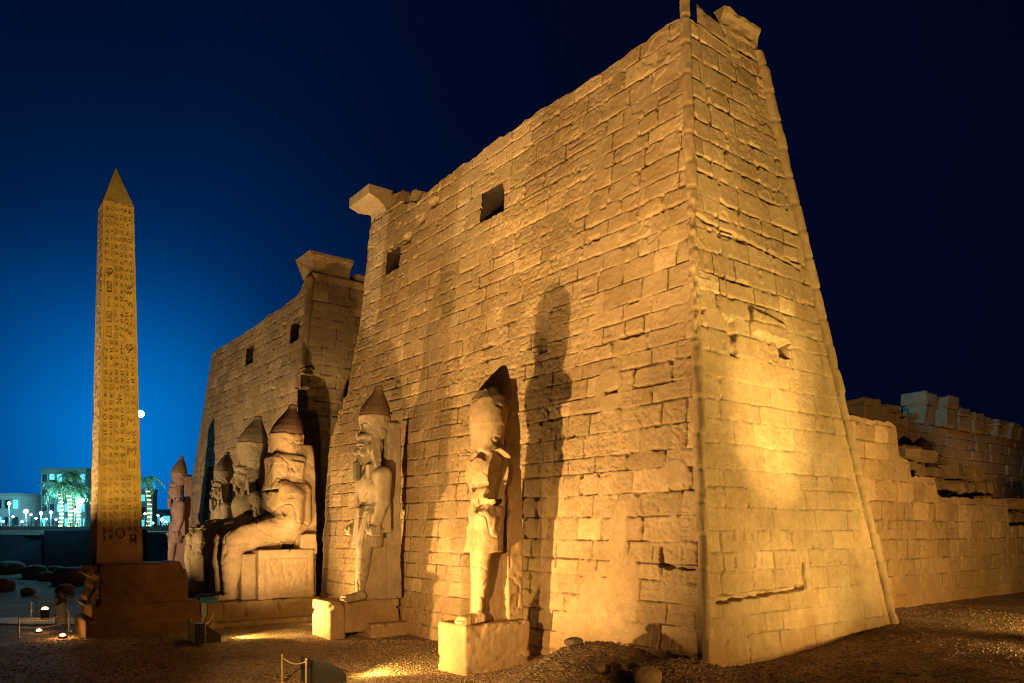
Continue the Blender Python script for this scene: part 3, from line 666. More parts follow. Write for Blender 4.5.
# ------------------------------------------------------------------ solid sculpting: distance fields meshed with surface nets
class SDF:
    def __init__(s, lo, hi, h):
        s.lo = np.array(lo, float); s.h = h
        n = np.ceil((np.array(hi) - s.lo) / h).astype(int) + 1
        ax = [s.lo[i] + h * np.arange(n[i]) for i in range(3)]
        s.X, s.Y, s.Z = np.meshgrid(*ax, indexing='ij'); s.f = np.full(s.X.shape, 9.)
    @staticmethod
    def smin(a, b, k):
        if k <= 0: return np.minimum(a, b)
        t = np.clip(.5 + .5 * (b - a) / k, 0, 1); return b * (1 - t) + a * t - k * t * (1 - t)
    def add(s, d, k=.1): s.f = s.smin(s.f, d, k); return s
    def cut(s, d, k=.05): s.f = -s.smin(-s.f, d, k); return s
    def ell(s, c, r):
        x, y, z = (s.X - c[0]) / r[0], (s.Y - c[1]) / r[1], (s.Z - c[2]) / r[2]
        q = np.sqrt(x * x + y * y + z * z); return (q - 1) * min(r)
    def box(s, c, hs, r=.05, rx=0., rz=0.):
        x, y, z = s.X - c[0], s.Y - c[1], s.Z - c[2]
        if rx: ca, sa = math.cos(rx), math.sin(rx); y, z = y * ca + z * sa, -y * sa + z * ca
        if rz: ca, sa = math.cos(rz), math.sin(rz); x, y = x * ca + y * sa, -x * sa + y * ca
        qx, qy, qz = np.abs(x) - hs[0] + r, np.abs(y) - hs[1] + r, np.abs(z) - hs[2] + r
        return np.sqrt(np.maximum(qx, 0) ** 2 + np.maximum(qy, 0) ** 2 + np.maximum(qz, 0) ** 2) + np.minimum(np.maximum(qx, np.maximum(qy, qz)), 0) - r
    def cap(s, a, b, ra, rb, sx=1.):
        a, b = np.array(a, float), np.array(b, float); d = b - a
        px, py, pz = s.X - a[0], s.Y - a[1], s.Z - a[2]
        t = np.clip((px * d[0] + py * d[1] + pz * d[2]) / (d @ d), 0, 1)
        return np.sqrt(((px - t * d[0]) / sx) ** 2 + (py - t * d[1]) ** 2 + (pz - t * d[2]) ** 2) - (ra + (rb - ra) * t)
    def lathe(s, prof, cx, cyf, sx=1., sy=1.):
        p = np.array(prof); r = np.interp(s.Z, p[:, 1], p[:, 0]); cy = cyf(s.Z)
        q = np.sqrt(((s.X - cx) / sx) ** 2 + ((s.Y - cy) / sy) ** 2) - r
        return np.maximum(q * .85, np.maximum(p[0, 1] - s.Z, s.Z - p[-1, 1]))
    def mesh(s, noise=.03, nsc=1.6, seed=0, fine=.012, crack=0.):
        f = s.f
        if noise:
            m = np.abs(f) < 4 * s.h + .2
            f = f.copy(); x, y, z = s.X[m], s.Y[m], s.Z[m]
            f[m] += noise * fbm3(x * nsc, y * nsc, z * nsc, seed, 3) + fine * noise3(x * 7, y * 7, z * 7, seed + 5)
            if crack:
                n_ = fbm3(x * .55, y * .55, z * .8, seed + 70, 3); f[m] += crack * np.exp(-(n_ / .022) ** 2) + .6 * crack * smooth(.30, .36, fbm3(x * 1.1, y * 1.1, z * 1.1, seed + 71, 3))
        for ax in range(3):                                             # close the box
            sl = [slice(None)] * 3
            for e in (0, -1): sl[ax] = e; f[tuple(sl)] = np.maximum(f[tuple(sl)], .01)
        ins = f < 0; nx, ny, nz = f.shape
        acc = np.zeros((nx - 1, ny - 1, nz - 1, 3), np.float32); cnt = np.zeros((nx - 1, ny - 1, nz - 1), np.float32)
        offs = [(i, j, k) for i in (0, 1) for j in (0, 1) for k in (0, 1)]
        def sub(a, o): return a[o[0]:nx - 1 + o[0], o[1]:ny - 1 + o[1], o[2]:nz - 1 + o[2]]
        for o in offs:
            for ax in range(3):
                if o[ax]: continue
                o2 = list(o); o2[ax] = 1
                A, B = sub(f, o), sub(f, o2); m = sub(ins, o) != sub(ins, o2)
                t = A[m] / (A[m] - B[m]); p = np.zeros((len(t), 3), np.float32); p[:] = o; p[:, ax] = t
                acc[m] += p; cnt[m] += 1
        cells = np.argwhere(cnt > 0); ids = np.full(cnt.shape, -1, np.int64); ids[cnt > 0] = np.arange(len(cells))
        V = s.lo + s.h * (cells + acc[cnt > 0] / cnt[cnt > 0][:, None])
        Q = []
        for ax in range(3):
            b, c = [(1, 2), (2, 0), (0, 1)][ax]
            lo = [slice(0, n) for n in f.shape]; hi = list(lo); lo[ax] = slice(0, f.shape[ax] - 1); hi[ax] = slice(1, f.shape[ax])
            m = ins[tuple(lo)] != ins[tuple(hi)]
            E = np.argwhere(m); fl = ins[tuple(lo)][m]
            E, fl = E[(E[:, b] > 0) & (E[:, c] > 0)], fl[(E[:, b] > 0) & (E[:, c] > 0)]
            ok = (E[:, b] < f.shape[b] - 1) & (E[:, c] < f.shape[c] - 1); E, fl = E[ok], fl[ok]
            def cid(db, dc):
                e = E.copy(); e[:, b] += db; e[:, c] += dc; return ids[e[:, 0], e[:, 1], e[:, 2]]
            q = np.stack([cid(-1, -1), cid(0, -1), cid(0, 0), cid(-1, 0)], -1); q[~fl] = q[~fl][:, ::-1]; Q.append(q)
        return mesh_from(V, np.concatenate(Q))

def head(s, cy, cz, k=1., broken=False, nemes=True):
    """royal head looking to +y; cz = level of the eyes"""
    s.add(s.ell((0, cy, cz - .02 * k), (.66 * k, .80 * k, 1.0 * k)), .08)
    if nemes:
        s.add(s.ell((0, cy - .22 * k, cz + .18 * k), (.86 * k, .72 * k, .95 * k)), .04)
        s.add(s.ell((0, cy + .08 * k, cz + .62 * k), (.76 * k, .62 * k, .36 * k)), .04)
        tt = np.clip((cz + .55 * k - s.Z) / (1.7 * k), 0, 1.2)                # headcloth wings flaring to the shoulders
        wing = np.maximum.reduce([(np.abs(s.X) - (.78 + .42 * tt) * k) * .9, np.abs(s.Y - (cy - .12 * k)) - (.30 - .05 * tt) * k, cz - 1.15 * k - s.Z, s.Z - cz - .55 * k]); s.add(wing, .02)
        for sx in (-1, 1): s.add(s.box((sx * .62 * k, cy + .20 * k, cz - 1.55 * k), (.22 * k, .20 * k, .62 * k), .04 * k), .03)
        s.add(s.cap((0, cy + .72 * k, cz + .55 * k), (0, cy + .80 * k, cz + .95 * k), .09 * k, .07 * k), .03)
    for sx in (-1, 1): s.add(s.ell((sx * .72 * k, cy + .28 * k, cz - .02 * k), (.13 * k, .17 * k, .30 * k)), .02)
    if broken: return
    s.add(s.cap((0, cy + .76 * k, cz + .12 * k), (0, cy + .88 * k, cz - .28 * k), .06 * k, .15 * k), .08)     # nose
    for sx in (-1, 1):
        s.cut(s.ell((sx * .27 * k, cy + .80 * k, cz + .02 * k), (.21 * k, .18 * k, .12 * k)), .02)
        s.add(s.ell((sx * .27 * k, cy + .67 * k, cz + .02 * k), (.15 * k, .10 * k, .065 * k)), .02)
        s.add(s.cap((sx * .10 * k, cy + .78 * k, cz + .22 * k), (sx * .48 * k, cy + .62 * k, cz + .2 * k), .055 * k, .045 * k), .05)
        s.add(s.ell((sx * .34 * k, cy + .58 * k, cz - .32 * k), (.2 * k, .16 * k, .2 * k)), .12)
    s.add(s.cap((-.2 * k, cy + .74 * k, cz - .50 * k), (.2 * k, cy + .74 * k, cz - .50 * k), .06 * k, .06 * k), .04)
    s.add(s.cap((-.17 * k, cy + .72 * k, cz - .61 * k), (.17 * k, cy + .72 * k, cz - .61 * k), .065 * k, .065 * k), .04)
    s.add(s.ell((0, cy + .62 * k, cz - .82 * k), (.26 * k, .22 * k, .18 * k)), .08)

def toes(s, x, y, z, dy):
    s.add(s.box((x, y, z + .16), (.36, dy, .2), .15, rx=-.10), .12)
    for i in range(5):
        s.add(s.cap((x - .28 + i * .14, y + dy - .15, z + .13), (x - .28 + i * .14, y + dy + .14 - .05 * abs(i - 1.4), z + .09), .085, .07), .03)

def standing_body(kind, h=.042):
    s = SDF((-2.1, .35, -.05), (2.1, 4.15, 10.3), h)
    Y = 1.55
    whole = kind == 'whole'
    # legs, the left one striding
    s.add(s.cap((-.52, Y + .25, 4.3), (-.52, 2.35, 2.75), .62, .46), .1).add(s.cap((-.52, 2.38, 2.75), (-.52, 2.62, .45), .45, .27), .12)
    s.add(s.cap((-.52, 2.35, 2.2), (-.52, 2.45, 1.4), .36, .34), .15)
    toes(s, -.52, 3.0, 0, .68)
    if whole:
        s.add(s.cap((.52, Y, 4.3), (.52, Y + .1, 2.7), .62, .44), .1).add(s.cap((.52, Y + .1, 2.7), (.52, Y - .1, .45), .43, .28), .12)
        toes(s, .52, 1.95, 0, .62)
        s.add(s.box((-.15, 1.35, 1.6), (.45, .98, 1.65), .1), .05)              # stone left between legs and pillar
    else:
        s.add(s.box((.25, 1.3, 1.8), (.62, .85, 1.85), .15), .1)
    # kilt
    kt = s.box((0, 0, 0), (9, 9, 9)); zz = np.clip((s.Z - 2.75) / 2.1, 0, 1)
    rx, ry = 1.12 - .16 * zz, .86 - .12 * zz; cy = Y + .36 - .32 * zz
    kt = np.maximum((np.sqrt((s.X / rx) ** 2 + ((s.Y - cy) / ry) ** 2) - 1) * .85, np.maximum(2.75 - s.Z, s.Z - 4.9)); s.add(kt, .08)
    if whole: s.f = s.f + .022 * np.maximum(0, np.cos(np.arctan2(s.X, s.Y - cy) * 34)) * seg(s.Z, s.Z * 0 + 4.5, 2.8) * (s.Y > Y - .3) * (s.Z > 2.8)
    s.add(s.box((0, Y + .98, 3.85), (.40 - .1 * zz, .12, .98), .06, rx=.10), .06)
    # trunk
    s.add(s.ell((0, Y, 5.1), (.95, .70, 1.15)), .15).add(s.ell((0, Y + .05, 6.05), (1.22, .82, .95)), .2)
    w_ = 1.22 if whole else .92
    s.add(s.cap((-w_, Y - .05, 6.5), (w_, Y - .05, 6.5), .46, .46), .25)
    s.add(s.cap((0, Y, 6.6), (0, Y + .1, 7.3), .55, .50), .12)
    arms = (-1, 1) if whole else ()
    for sx in arms:
        s.add(s.cap((sx * 1.38, Y - .05, 6.5), (sx * 1.48, Y + .05, 5.15), .46, .38), .12).add(s.cap((sx * 1.48, Y + .05, 5.15), (sx * 1.34, Y + .52, 3.85), .38, .29), .1)
        s.add(s.box((sx * 1.40, Y + .62, 3.62), (.27, .36, .27), .12), .08)
        for i in range(4): s.add(s.cap((sx * 1.66, Y + .42 + i * .15, 3.78), (sx * 1.66, Y + .42 + i * .15, 3.5), .075, .075), .03)
        s.add(s.cap((sx * 1.40, Y + 1.02, 3.66), (sx * 1.40, Y + .14, 3.60), .13, .13), .03)
    if whole:
        s.cut(np.abs(np.sqrt((s.X / 1.0) ** 2 + ((s.Y - Y) / .75) ** 2) - 1) * .7 + np.maximum(0, np.abs(s.Z - 4.55) - .05) * 9 - .03, .02)
        for sx in (-1, 1): s.add(s.box((sx * 1.0, Y - .15, 5.0), (.35, .4, 1.5), .1), .1)  # web of stone under the arms
        head(s, Y + .28, 7.95, .93)
        s.add(s.lathe([(.76, 8.45), (.84, 8.75), (.97, 9.65), (.94, 9.72)], 0, lambda z: Y - .12 + 0 * z, 1., 1.0), .04)
    else:
        # the face and front are gone: a swollen cone of stone under the crown, a ragged chest
        s.add(s.ell((0, Y + .06, 8.0), (.92, .90, 1.2)), .15)
        s.add(s.lathe([(.86, 7.9), (.93, 8.4), (.90, 8.8), (.60, 9.2)], 0, lambda z: Y - .02 + 0 * z), .2)
        s.add(s.cap((0, Y + .05, 6.3), (0, Y + .1, 7.6), .85, .78), .2)
        s.add(s.ell((-.1, Y + .25, 5.9), (1.2, .95, 1.1)), .15)
        s.add(s.ell((-.45, Y + .6, 4.9), (.8, .65, .55)), .1).add(s.ell((-.6, Y + .75, 4.1), (.7, .6, .6)), .1)
        rb = np.random.RandomState(12)
        brk = s.box((-1.42, Y + .45, 5.75), (.50, .95, .95), .05, .30, .35) + .10 * fbm3(s.X * 1.6, s.Y * 1.6, s.Z * 1.6, 44, 3)
        s.cut(brk, .03)
        s.cut(s.box((-.9, Y + .95, 6.65), (.7, .30, .14), .03, .65, .2) + .06 * noise3(s.X * 2.5, s.Y * 2.5, s.Z * 2.5, 45), .03)
        s.cut(s.box((-.8, Y + 1.1, 4.55), (.6, .30, .12), .03, -.6, .3) + .06 * noise3(s.X * 2.5, s.Y * 2.5, s.Z * 2.5, 46), .03)
        for _ in range(9):                                                 # angular chips over the lost front
            z = rb.uniform(4.7, 6.6); a = rb.uniform(-1.5, .3)
            c = (1.0 * math.sin(a), Y + .1 + .95 * math.cos(a), z); q = rb.uniform(.08, .20, 3)
            s.cut(s.box(c, q, .02, rb.uniform(-.7, .7), rb.uniform(-.9, .9)), .015)
        m = smooth(7.1, 6.6, s.Z) * smooth(3.0, 3.7, s.Z) * smooth(Y - .2, Y + .3, s.Y)
        s.f = s.f + m * (.12 * np.abs(fbm3(s.X * 1.3, s.Y * 1.3, s.Z * 1.3, 4, 3)) - .03 + .07 * np.abs(noise3(s.X * 3, s.Y * 3, s.Z * 3, 9)))
    return s.mesh(.012 if whole else .03, 1.4, 3, .008, .05)

def crown_mesh(kind, cy=1.5, tip=-.45, z0=9.55, hgt=2.35, r=.98, h=.05, side=0.):
    s = SDF((-1.5, cy - 1.9, z0 - .15), (1.5, cy + 1.5, z0 + hgt + .25), h)
    f = lambda t: z0 + t * hgt
    if kind == 'white':
        pr = [(r, f(0)), (r * 1.02, f(.12)), (r * .94, f(.28)), (r * .72, f(.5)), (r * .46, f(.7)), (r * .30, f(.84)), (r * .27, f(.9)), (r * .29, f(.96)), (r * .18, f(1.0))]
    else:
        pr = [(r, f(0)), (r * 1.0, f(.2)), (r * .88, f(.4)), (r * .66, f(.6)), (r * .42, f(.8)), (r * .26, f(.92)), (r * .14, f(1.))]
    s.add(s.lathe(pr, 0, lambda z: cy + tip * ((np.clip(z, z0, None) - z0) / hgt) ** 1.15), 0)
    return s.mesh(.012, 1.7, 11, .006)

def slab_mesh(x, y0, y1, z0, z1, seed, taper=.9, h=.07, top_round=.5, holes=0.):
    s = SDF((-x - .2, y0 - .2, z0 - .05), (x + .2, y1 + .2, z1 + .2), h)
    t = np.clip((s.Z - z0) / (z1 - z0), 0, 1)
    w = x * (1 - (1 - taper) * t) * np.sqrt(np.clip(1 - np.clip((t - 1 + top_round * .25) / (top_round * .25 + 1e-6), 0, 1) ** 2 * .75, 0, 1))
    yc = (y0 + y1) / 2
    s.add(np.maximum(np.maximum(np.abs(s.X) - w, np.abs(s.Y - yc) - (y1 - y0) / 2), np.maximum(z0 - s.Z, s.Z - z1)), 0)
    return s.mesh(.04 + holes, 1.1, seed, .012, .05)

ST_WHOLE = standing_body('whole'); ST_CROWN = crown_mesh('white', 1.45, -.36, 9.6, 1.75, .90)
ST_BEARD = MB(); ST_BEARD.box((0, 2.58, 6.72), (.40, .34, 1.05), .08, 0, 1.15); ST_BEARD = mesh_from(ST_BEARD.v, faces=ST_BEARD.f, smooth_sh=False)
ST_PILLAR = slab_mesh(.80, .05, .95, 0, 9.5, 21, .93, .07, .1)
def standing(label, s_, d_, z_, mb, mc, mbeard, scale=1., first=[True]):
    r = thing('standing_statue', label, 'statue', wp(s_, d_, z_), ROT, 'royal statues in front of the pylon')
    r.scale = (scale * .88, scale * .90, scale)
    for nm, me, m in (('body', ST_WHOLE, mb), ('crown', ST_CROWN, mc), ('beard', ST_BEARD, mbeard), ('back_pillar', ST_PILLAR, mb)):
        o = bpy.data.objects.new(nm, me); scn.collection.objects.link(o); o.parent = r
        if not me.materials: me.materials.append(None)
        o.material_slots[0].link = 'OBJECT'; o.material_slots[0].material = m
    return r
standing('standing grey statue with complete face, between broken statue and seated colossi', 20.7, -.22, 1.0, M_GREY, M_RED, M_GREYD)
standing('dark standing statue behind the farther seated colossus, in front of the far tower', 47.6, .1, .35, M_GREYD, M_GREYD, M_GREYD, .93)
standing('pinkish standing statue beyond the left edge of the pylon, farthest of all statues', 56.0, -1.4, .9, M_PINK, M_GREYD, M_PINK, .9).scale = (.62, .72, .9)
def pedestal(label, s_, d_, parts, mat, group='stone pedestals under the statues'):
    r = thing('statue_pedestal', label, 'pedestal', wp(s_, d_, 0), ROT, group)
    for nm, c, sz, seed in parts:
        s = SDF([c[i] - sz[i] / 2 - .15 for i in range(3)], [c[i] + sz[i] / 2 + .15 for i in range(3)], .075)
        s.add(s.box(c, [k / 2 for k in sz], .05), 0)
        rp = np.random.RandomState(seed + 60)
        if sz[1] > 3.5:
            y = c[1] - sz[1] / 2 + rp.uniform(1.0, 1.8)
            while y < c[1] + sz[1] / 2 - .6:
                s.cut(np.maximum(np.abs(s.Y - y - .03 * np.sin(s.Z * 5)) - .03, np.abs(np.abs(s.X - c[0]) - sz[0] / 2) - .12), .01); y += rp.uniform(1.1, 2.2)
        for _ in range(9):
            e = [c[0] + rp.choice([-1, 1]) * sz[0] / 2, c[1] + rp.uniform(-.5, .5) * sz[1], c[2] + sz[2] / 2]
            if rp.rand() < .4: e = [c[0] + rp.choice([-1, 1]) * sz[0] / 2, c[1] + rp.choice([-1, 1]) * sz[1] / 2, c[2] + rp.uniform(-.5, .5) * sz[2]]
            s.cut(s.box(e, rp.uniform(.06, .20, 3), .02, rp.uniform(-.7, .7), rp.uniform(-.7, .7)), .02)
        link(nm, s.mesh(.018, 1.3, seed, .010, .05), mat, r)
    return r

# broken standing statue nearest the camera
r = thing('broken_statue', 'broken faceless standing statue nearest the camera, on a tall pale pedestal', 'statue', wp(8.75, -1.38, 1.06), ROT, 'royal statues in front of the pylon')
r.scale = (.84, .80, 1)
link('body', standing_body('broken'), M_SAND, r)
link('crown', crown_mesh('broken', 1.46, -.85, 8.55, 1.75, .95), M_RED, r)
link('back_pillar', slab_mesh(.84, .0, 1.0, 0, 9.8, 25, .62, .06, 1.2), M_SAND, r)
pedestal('tall pale block pedestal under the broken statue', 0, 0, [('block', (8.9, 2.75, .0), (1.95, 3.2, 2.12), 1)], M_PED)
pedestal('two-step pedestal with a pale front block under the complete standing statue', 0, 0,
         [('front_block', (21.5, 3.75, .0), (2.3, .85, 2.0), 3), ('block', (21.5, 1.75, .15), (2.2, 3.2, 1.7), 4), ('footing', (21.2, .9, -.8), (3.0, 2.6, 1.1), 5)], M_PED)
pedestal('low pedestal under the dark standing statue', 0, 0, [('block', (47.6, 2.2, -.4), (3.4, 5.6, 1.5), 6)], M_PED)
pedestal('low pedestal under the pinkish standing statue', 0, 0, [('block', (56.0, 3.6, -.2), (3.4, 5.4, 2.2), 7)], M_PED)

# ------------------------------------------------------------------ seated colossi
def seated_body(kind, h=.052):
    s = SDF((-2.5, .9, -.05), (2.5, 8.0, 10.8), h)
    Y = 2.35
    for sx in (-1, 1):
        s.add(s.cap((sx * .82, 2.5, 4.45), (sx * .82, 5.75, 3.5), .98, .72), .15)
        s.add(s.cap((sx * .82, 5.85, 3.5), (sx * .80, 6.0, 2.2), .62, .60), .15).add(s.cap((sx * .80, 5.95, 2.2), (sx * .80, 6.05, .5), .60, .38), .12)
        toes(s, sx * .80, 6.6, 0, .85)
    s.add(s.box((0, 4.4, 3.6), (.9, 1.5, .62), .15), .1).add(s.box((0, 5.3, 1.7), (.55, .55, 1.75), .1), .1)
    s.add(s.ell((0, Y + .05, 4.5), (1.5, 1.25, 1.4)), .2).add(s.ell((0, Y + .1, 5.75), (1.65, 1.2, 1.15)), .25)
    if kind == 'whole': s.add(s.cap((-1.5, Y, 6.25), (1.5, Y, 6.25), .58, .58), .2)
    s.add(s.cap((0, Y, 6.2), (0, Y + .1, 7.0), .62, .58), .15)
    for sx in (-1, 1):
        if kind == 'eroded' and sx < 0:
            s.add(s.cap((sx * 1.50, Y - .1, 6.3), (sx * 1.62, Y + .1, 4.7), .50, .50), .15).add(s.cap((sx * 1.58, Y + .3, 4.65), (sx * 1.05, 5.4, 4.15), .42, .28), .3); continue
        s.add(s.cap((sx * 1.68, Y - .05, 6.05), (sx * 1.82, Y + .15, 4.75), .48, .42), .12)
        s.add(s.cap((sx * 1.82, Y + .15, 4.72), (sx * 1.0, 4.95, 4.55), .42, .30), .1)
        s.add(s.box((sx * .92, 5.4, 4.42), (.34, .55, .14), .1, rx=-.12), .08)
        for i in range(4): s.add(s.cap((sx * .92 - .24 + .16 * i, 5.75, 4.36), (sx * .92 - .24 + .16 * i, 6.15, 4.26), .085, .07), .03)
    head(s, Y + (.12 if kind == 'eroded' else .45), 7.75, .98, broken=(kind == 'eroded'))
    if kind == 'eroded':
        s.add(s.box((0, Y + .0, 7.4), (1.10, 1.05, 1.6), .4), .15).add(s.box((0, Y - .1, 5.7), (1.6, 1.12, 1.45), .5), .35)
        s.cut(s.box((0, Y + 1.0, 6.62), (1.3, .22, .10), .02) + .04 * noise3(s.X * 2, s.Y * 2, s.Z * 2, 48), .03)
        for sx in (-1, 1):
            s.cut(s.box((sx * 1.15, Y + .35, 7.35), (.10, .5, .9), .02, .12), .03); s.add(s.box((sx * 1.02, Y - .25, 7.5), (.22, .42, .95), .05, .1), .03)
            s.cut(s.box((sx * 1.62, Y + .75, 5.4), (.16, .10, 1.0), .02, -.12), .03)
        m = smooth(8.9, 8.3, s.Z) * smooth(4.2, 5.0, s.Z) * smooth(Y - .3, Y + .6, s.Y)
        s.f = s.f + m * (.15 * np.abs(fbm3(s.X * .9, s.Y * .9, s.Z * .9, 14, 3)) - .05)
    s.add(s.lathe([(.84, 8.4), (.92, 8.75), (1.08, 10.15), (1.04, 10.25)], 0, lambda z: Y - .06 + 0 * z), .04)
    return s.mesh(.014 if kind == 'whole' else .04, 1.2, 31, .012, .07)
def throne_mesh():
    s = SDF((-2.3, .6, -.05), (2.3, 5.9, 4.6), .075)
    s.add(s.box((0, 3.0, 1.5), (1.9, 1.75, 1.5), .06), 0).add(s.box((0, 4.95, 1.15), (1.35, .6, 1.6), .1), .05)
    s.add(s.box((0, 1.5, 3.3), (1.75, .55, .65), .1), .05)
    # carved border on the side panels
    for sx in (-1, 1):
        fr = np.maximum(np.abs(np.maximum(np.abs(s.Y - 2.95) - 1.3, np.abs(s.Z - 1.45) - 1.05)) - .05, np.abs(s.X - sx * 1.9) - .06); s.cut(fr, .02)
        for q in (-.75, -.25, .25, .75):
            ln = np.maximum(np.abs((s.Y - 2.9) - q * (1.05 - .45 * np.sin(s.Z * 2.1)) - .05 * np.sin(s.Z * 9)) - .03, np.maximum(np.abs(s.X - sx * 1.9) - .05, np.abs(s.Z - 1.4) - .9)); s.cut(ln, .02)
    return s.mesh(.02, 1.2, 41, .01, .06)
THRONE = throne_mesh()
BACK = slab_mesh(1.15, .75, 2.1, 0, 9.6, 45, .92, .09, 1.2)
def seated(label, s_, kind, mb, mc, mcap):
    r = thing('seated_colossus', label, 'statue', wp(s_, 0, .44), ROT, 'royal statues in front of the pylon')
    link('body', seated_body(kind), mb, r)
    for nm, me, m in (('throne', THRONE, mb), ('back_slab', BACK, mb)):
        o = bpy.data.objects.new(nm, me); scn.collection.objects.link(o); o.parent = r
        if not me.materials: me.materials.append(None)
        o.material_slots[0].link = 'OBJECT'; o.material_slots[0].material = m
    link('crown', crown_mesh('white', 2.3, -.45, 10.15, 2.0, .98), mc, r)
    return r
seated('sandy seated colossus with worn-away face and reddish crown beside the gate', 31.1, 'eroded', M_SAND, M_RED, M_SAND)
seated('grey seated colossus with intact face and dark crown, beyond the sandy one', 37.4, 'whole', M_GREY, M_GREYD, M_GREY)
pedestal('long low platform under the sandy seated colossus', 0, 0, [('block', (31.2, 4.3, -.28), (4.0, 7.0, 1.44), 11), ('step', (30.9, 4.6, -1.0), (5.2, 7.6, .7), 12)], M_PED)
pedestal('long low platform under the grey seated colossus', 0, 0, [('block', (37.4, 4.3, -.28), (4.0, 7.0, 1.44), 13), ('step', (37.6, 4.4, -1.0), (4.8, 7.6, .7), 14)], M_PED)

# ------------------------------------------------------------------ obelisk, its pedestal and the baboons
def obelisk():
    sc_, dc = 30.17, -12.22
    r = thing('obelisk', 'tall granite obelisk covered in carved signs, left of the pylon', 'obelisk', wp(sc_, dc, 2.85), ROT)
    H = 19.35; w0, w1 = 1.12, .745
    for k in range(4):                                                     # four carved faces
        u = np.linspace(-1, 1, 130); z = np.linspace(0, H, 900); U, Z = np.meshgrid(u, z, indexing='ij')
        w = w0 + (w1 - w0) * Z / H; X = U * w
        cols = 3; cw = 2 * w / (cols + .5)
        xs_ = (U * (cols + .5) / 2 + cols / 2)                              # column coordinate 0..cols
        g = signs(xs_, (Z + .37 * np.floor(xs_)) / .80, 1., 1., 40 + k, .92) * seg(xs_, Z * 0 + cols)
        zc = (Z + .37 * np.floor(xs_)) / .80
        g2 = signs(xs_ * 2, zc * 2, 1., 1., 60 + k, .88) * seg(xs_, Z * 0 + cols)
        pick = _hash(np.floor(xs_), np.floor(zc), zc * 0, 33 + k) > -.45
        g = np.where(pick, g2, g) * (.6 + .4 * smooth(-.35, .15, fbm2(X * 1.2, Z * .6, 80 + k, 3)))
        h_ = -.17 * g * smooth(1.0, 1.3, Z)
        for c in (0, 1, 2, 3): h_ = h_ - .05 * np.exp(-((xs_ - c) / .035) ** 2) * smooth(1.7, 2.1, Z)
        h_ = h_ - .02 * np.abs(fbm2(X * 2, Z * 2, 3 + k, 3)) - .02 * smooth(.2, .5, fbm2(X * .9, Z * .5, 70 + k, 4))
        w = w - .09 * np.maximum(0, noise2(Z * 1.4, U * 0, 9) + .2 * noise2(Z * 5, U * 0, 10) - .25) * smooth(.85, 1, np.abs(U))
        h_ = h_ * (1 - (np.abs(U) > .999) * .0)
        a = k * math.pi / 2; ca, sa = math.cos(a), math.sin(a)
        xx, yy = X, -(w + h_ * (np.abs(U) < .999))
        V = np.stack([xx * ca - yy * sa, xx * sa + yy * ca, Z], -1).reshape(-1, 3)
        nu, nv = U.shape; i = np.arange(nu * nv).reshape(nu, nv)
        me = mesh_from(V, np.stack([i[:-1, :-1], i[1:, :-1], i[1:, 1:], i[:-1, 1:]], -1).reshape(-1, 4)); setattr_f(me, 'tone', (.8 + .16 * fbm2(X * 3, Z * 3, 90 + k, 3)) - .24 * g * smooth(1.0, 1.3, Z) * (np.abs(U) < .99)); setattr_f(me, 'damp', Z * 0); link('shaft_face', me, M_OB, r)
    mb = MB(); rr = random.Random(2)
    mb.add([(-w1, -w1, H), (w1, -w1, H), (w1, w1, H), (-w1, w1, H), (.03, 0, H + 2.2)], [(0, 1, 4), (1, 2, 4), (2, 3, 4), (3, 0, 4)])
    mb.build('pyramidion', M_PED, r)
    p = thing('obelisk_pedestal', 'massive dark two-step pedestal under the obelisk', 'pedestal', wp(0, 0, 0), ROT)
    s = SDF((28.0, 8.4, .5), (32.0, 13.7, 3.0), .08)
    s.add(s.box((29.95, 11.15, 1.72), (1.6, 2.2, 1.14), .1), 0).cut(s.ell((28.4, 8.7, 2.9), (1.2, 1.0, .6)), .1)
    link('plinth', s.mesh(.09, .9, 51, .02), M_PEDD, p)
    s = SDF((27.2, 7.9, -1.4), (33.2, 14.8, 1.1), .08)
    s.add(s.box((29.9, 11.05, .35), (1.75, 2.65, .40), .08), 0).add(s.box((29.9, 11.15, -.6), (1.9, 2.85, .62), .08), 0)
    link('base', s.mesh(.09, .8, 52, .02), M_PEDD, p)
    s = SDF((29.4, 12.9, .65), (31.0, 14.2, 2.95), .04)
    # baboon, upright, arms raised, looking out to +y
    c = (30.2, 13.38)
    s.add(s.ell((c[0], c[1] - .1, 1.65), (.36, .34, .62)), .05).add(s.ell((c[0], c[1] + .05, 2.5), (.25, .27, .25)), .06)
    s.add(s.cap((c[0], c[1] + .2, 2.45), (c[0], c[1] + .48, 2.38), .15, .11), .05).add(s.ell((c[0], c[1] - .08, 2.25), (.38, .3, .32)), .06)
    for sx in (-1, 1):
        s.add(s.cap((c[0] + sx * .3, c[1] + .05, 2.1), (c[0] + sx * .42, c[1] + .3, 2.3), .11, .09), .04).add(s.cap((c[0] + sx * .42, c[1] + .3, 2.3), (c[0] + sx * .4, c[1] + .36, 2.72), .09, .08), .04)
        s.add(s.cap((c[0] + sx * .22, c[1] + .1, 1.3), (c[0] + sx * .25, c[1] + .28, 1.1), .22, .15), .05).add(s.cap((c[0] + sx * .25, c[1] + .28, 1.1), (c[0] + sx * .25, c[1] + .2, .75), .14, .11), .04)
        s.add(s.box((c[0] + sx * .25, c[1] + .38, .76), (.11, .24, .07), .05), .03)
    me = s.mesh(.03, 2.5, 61, .01)
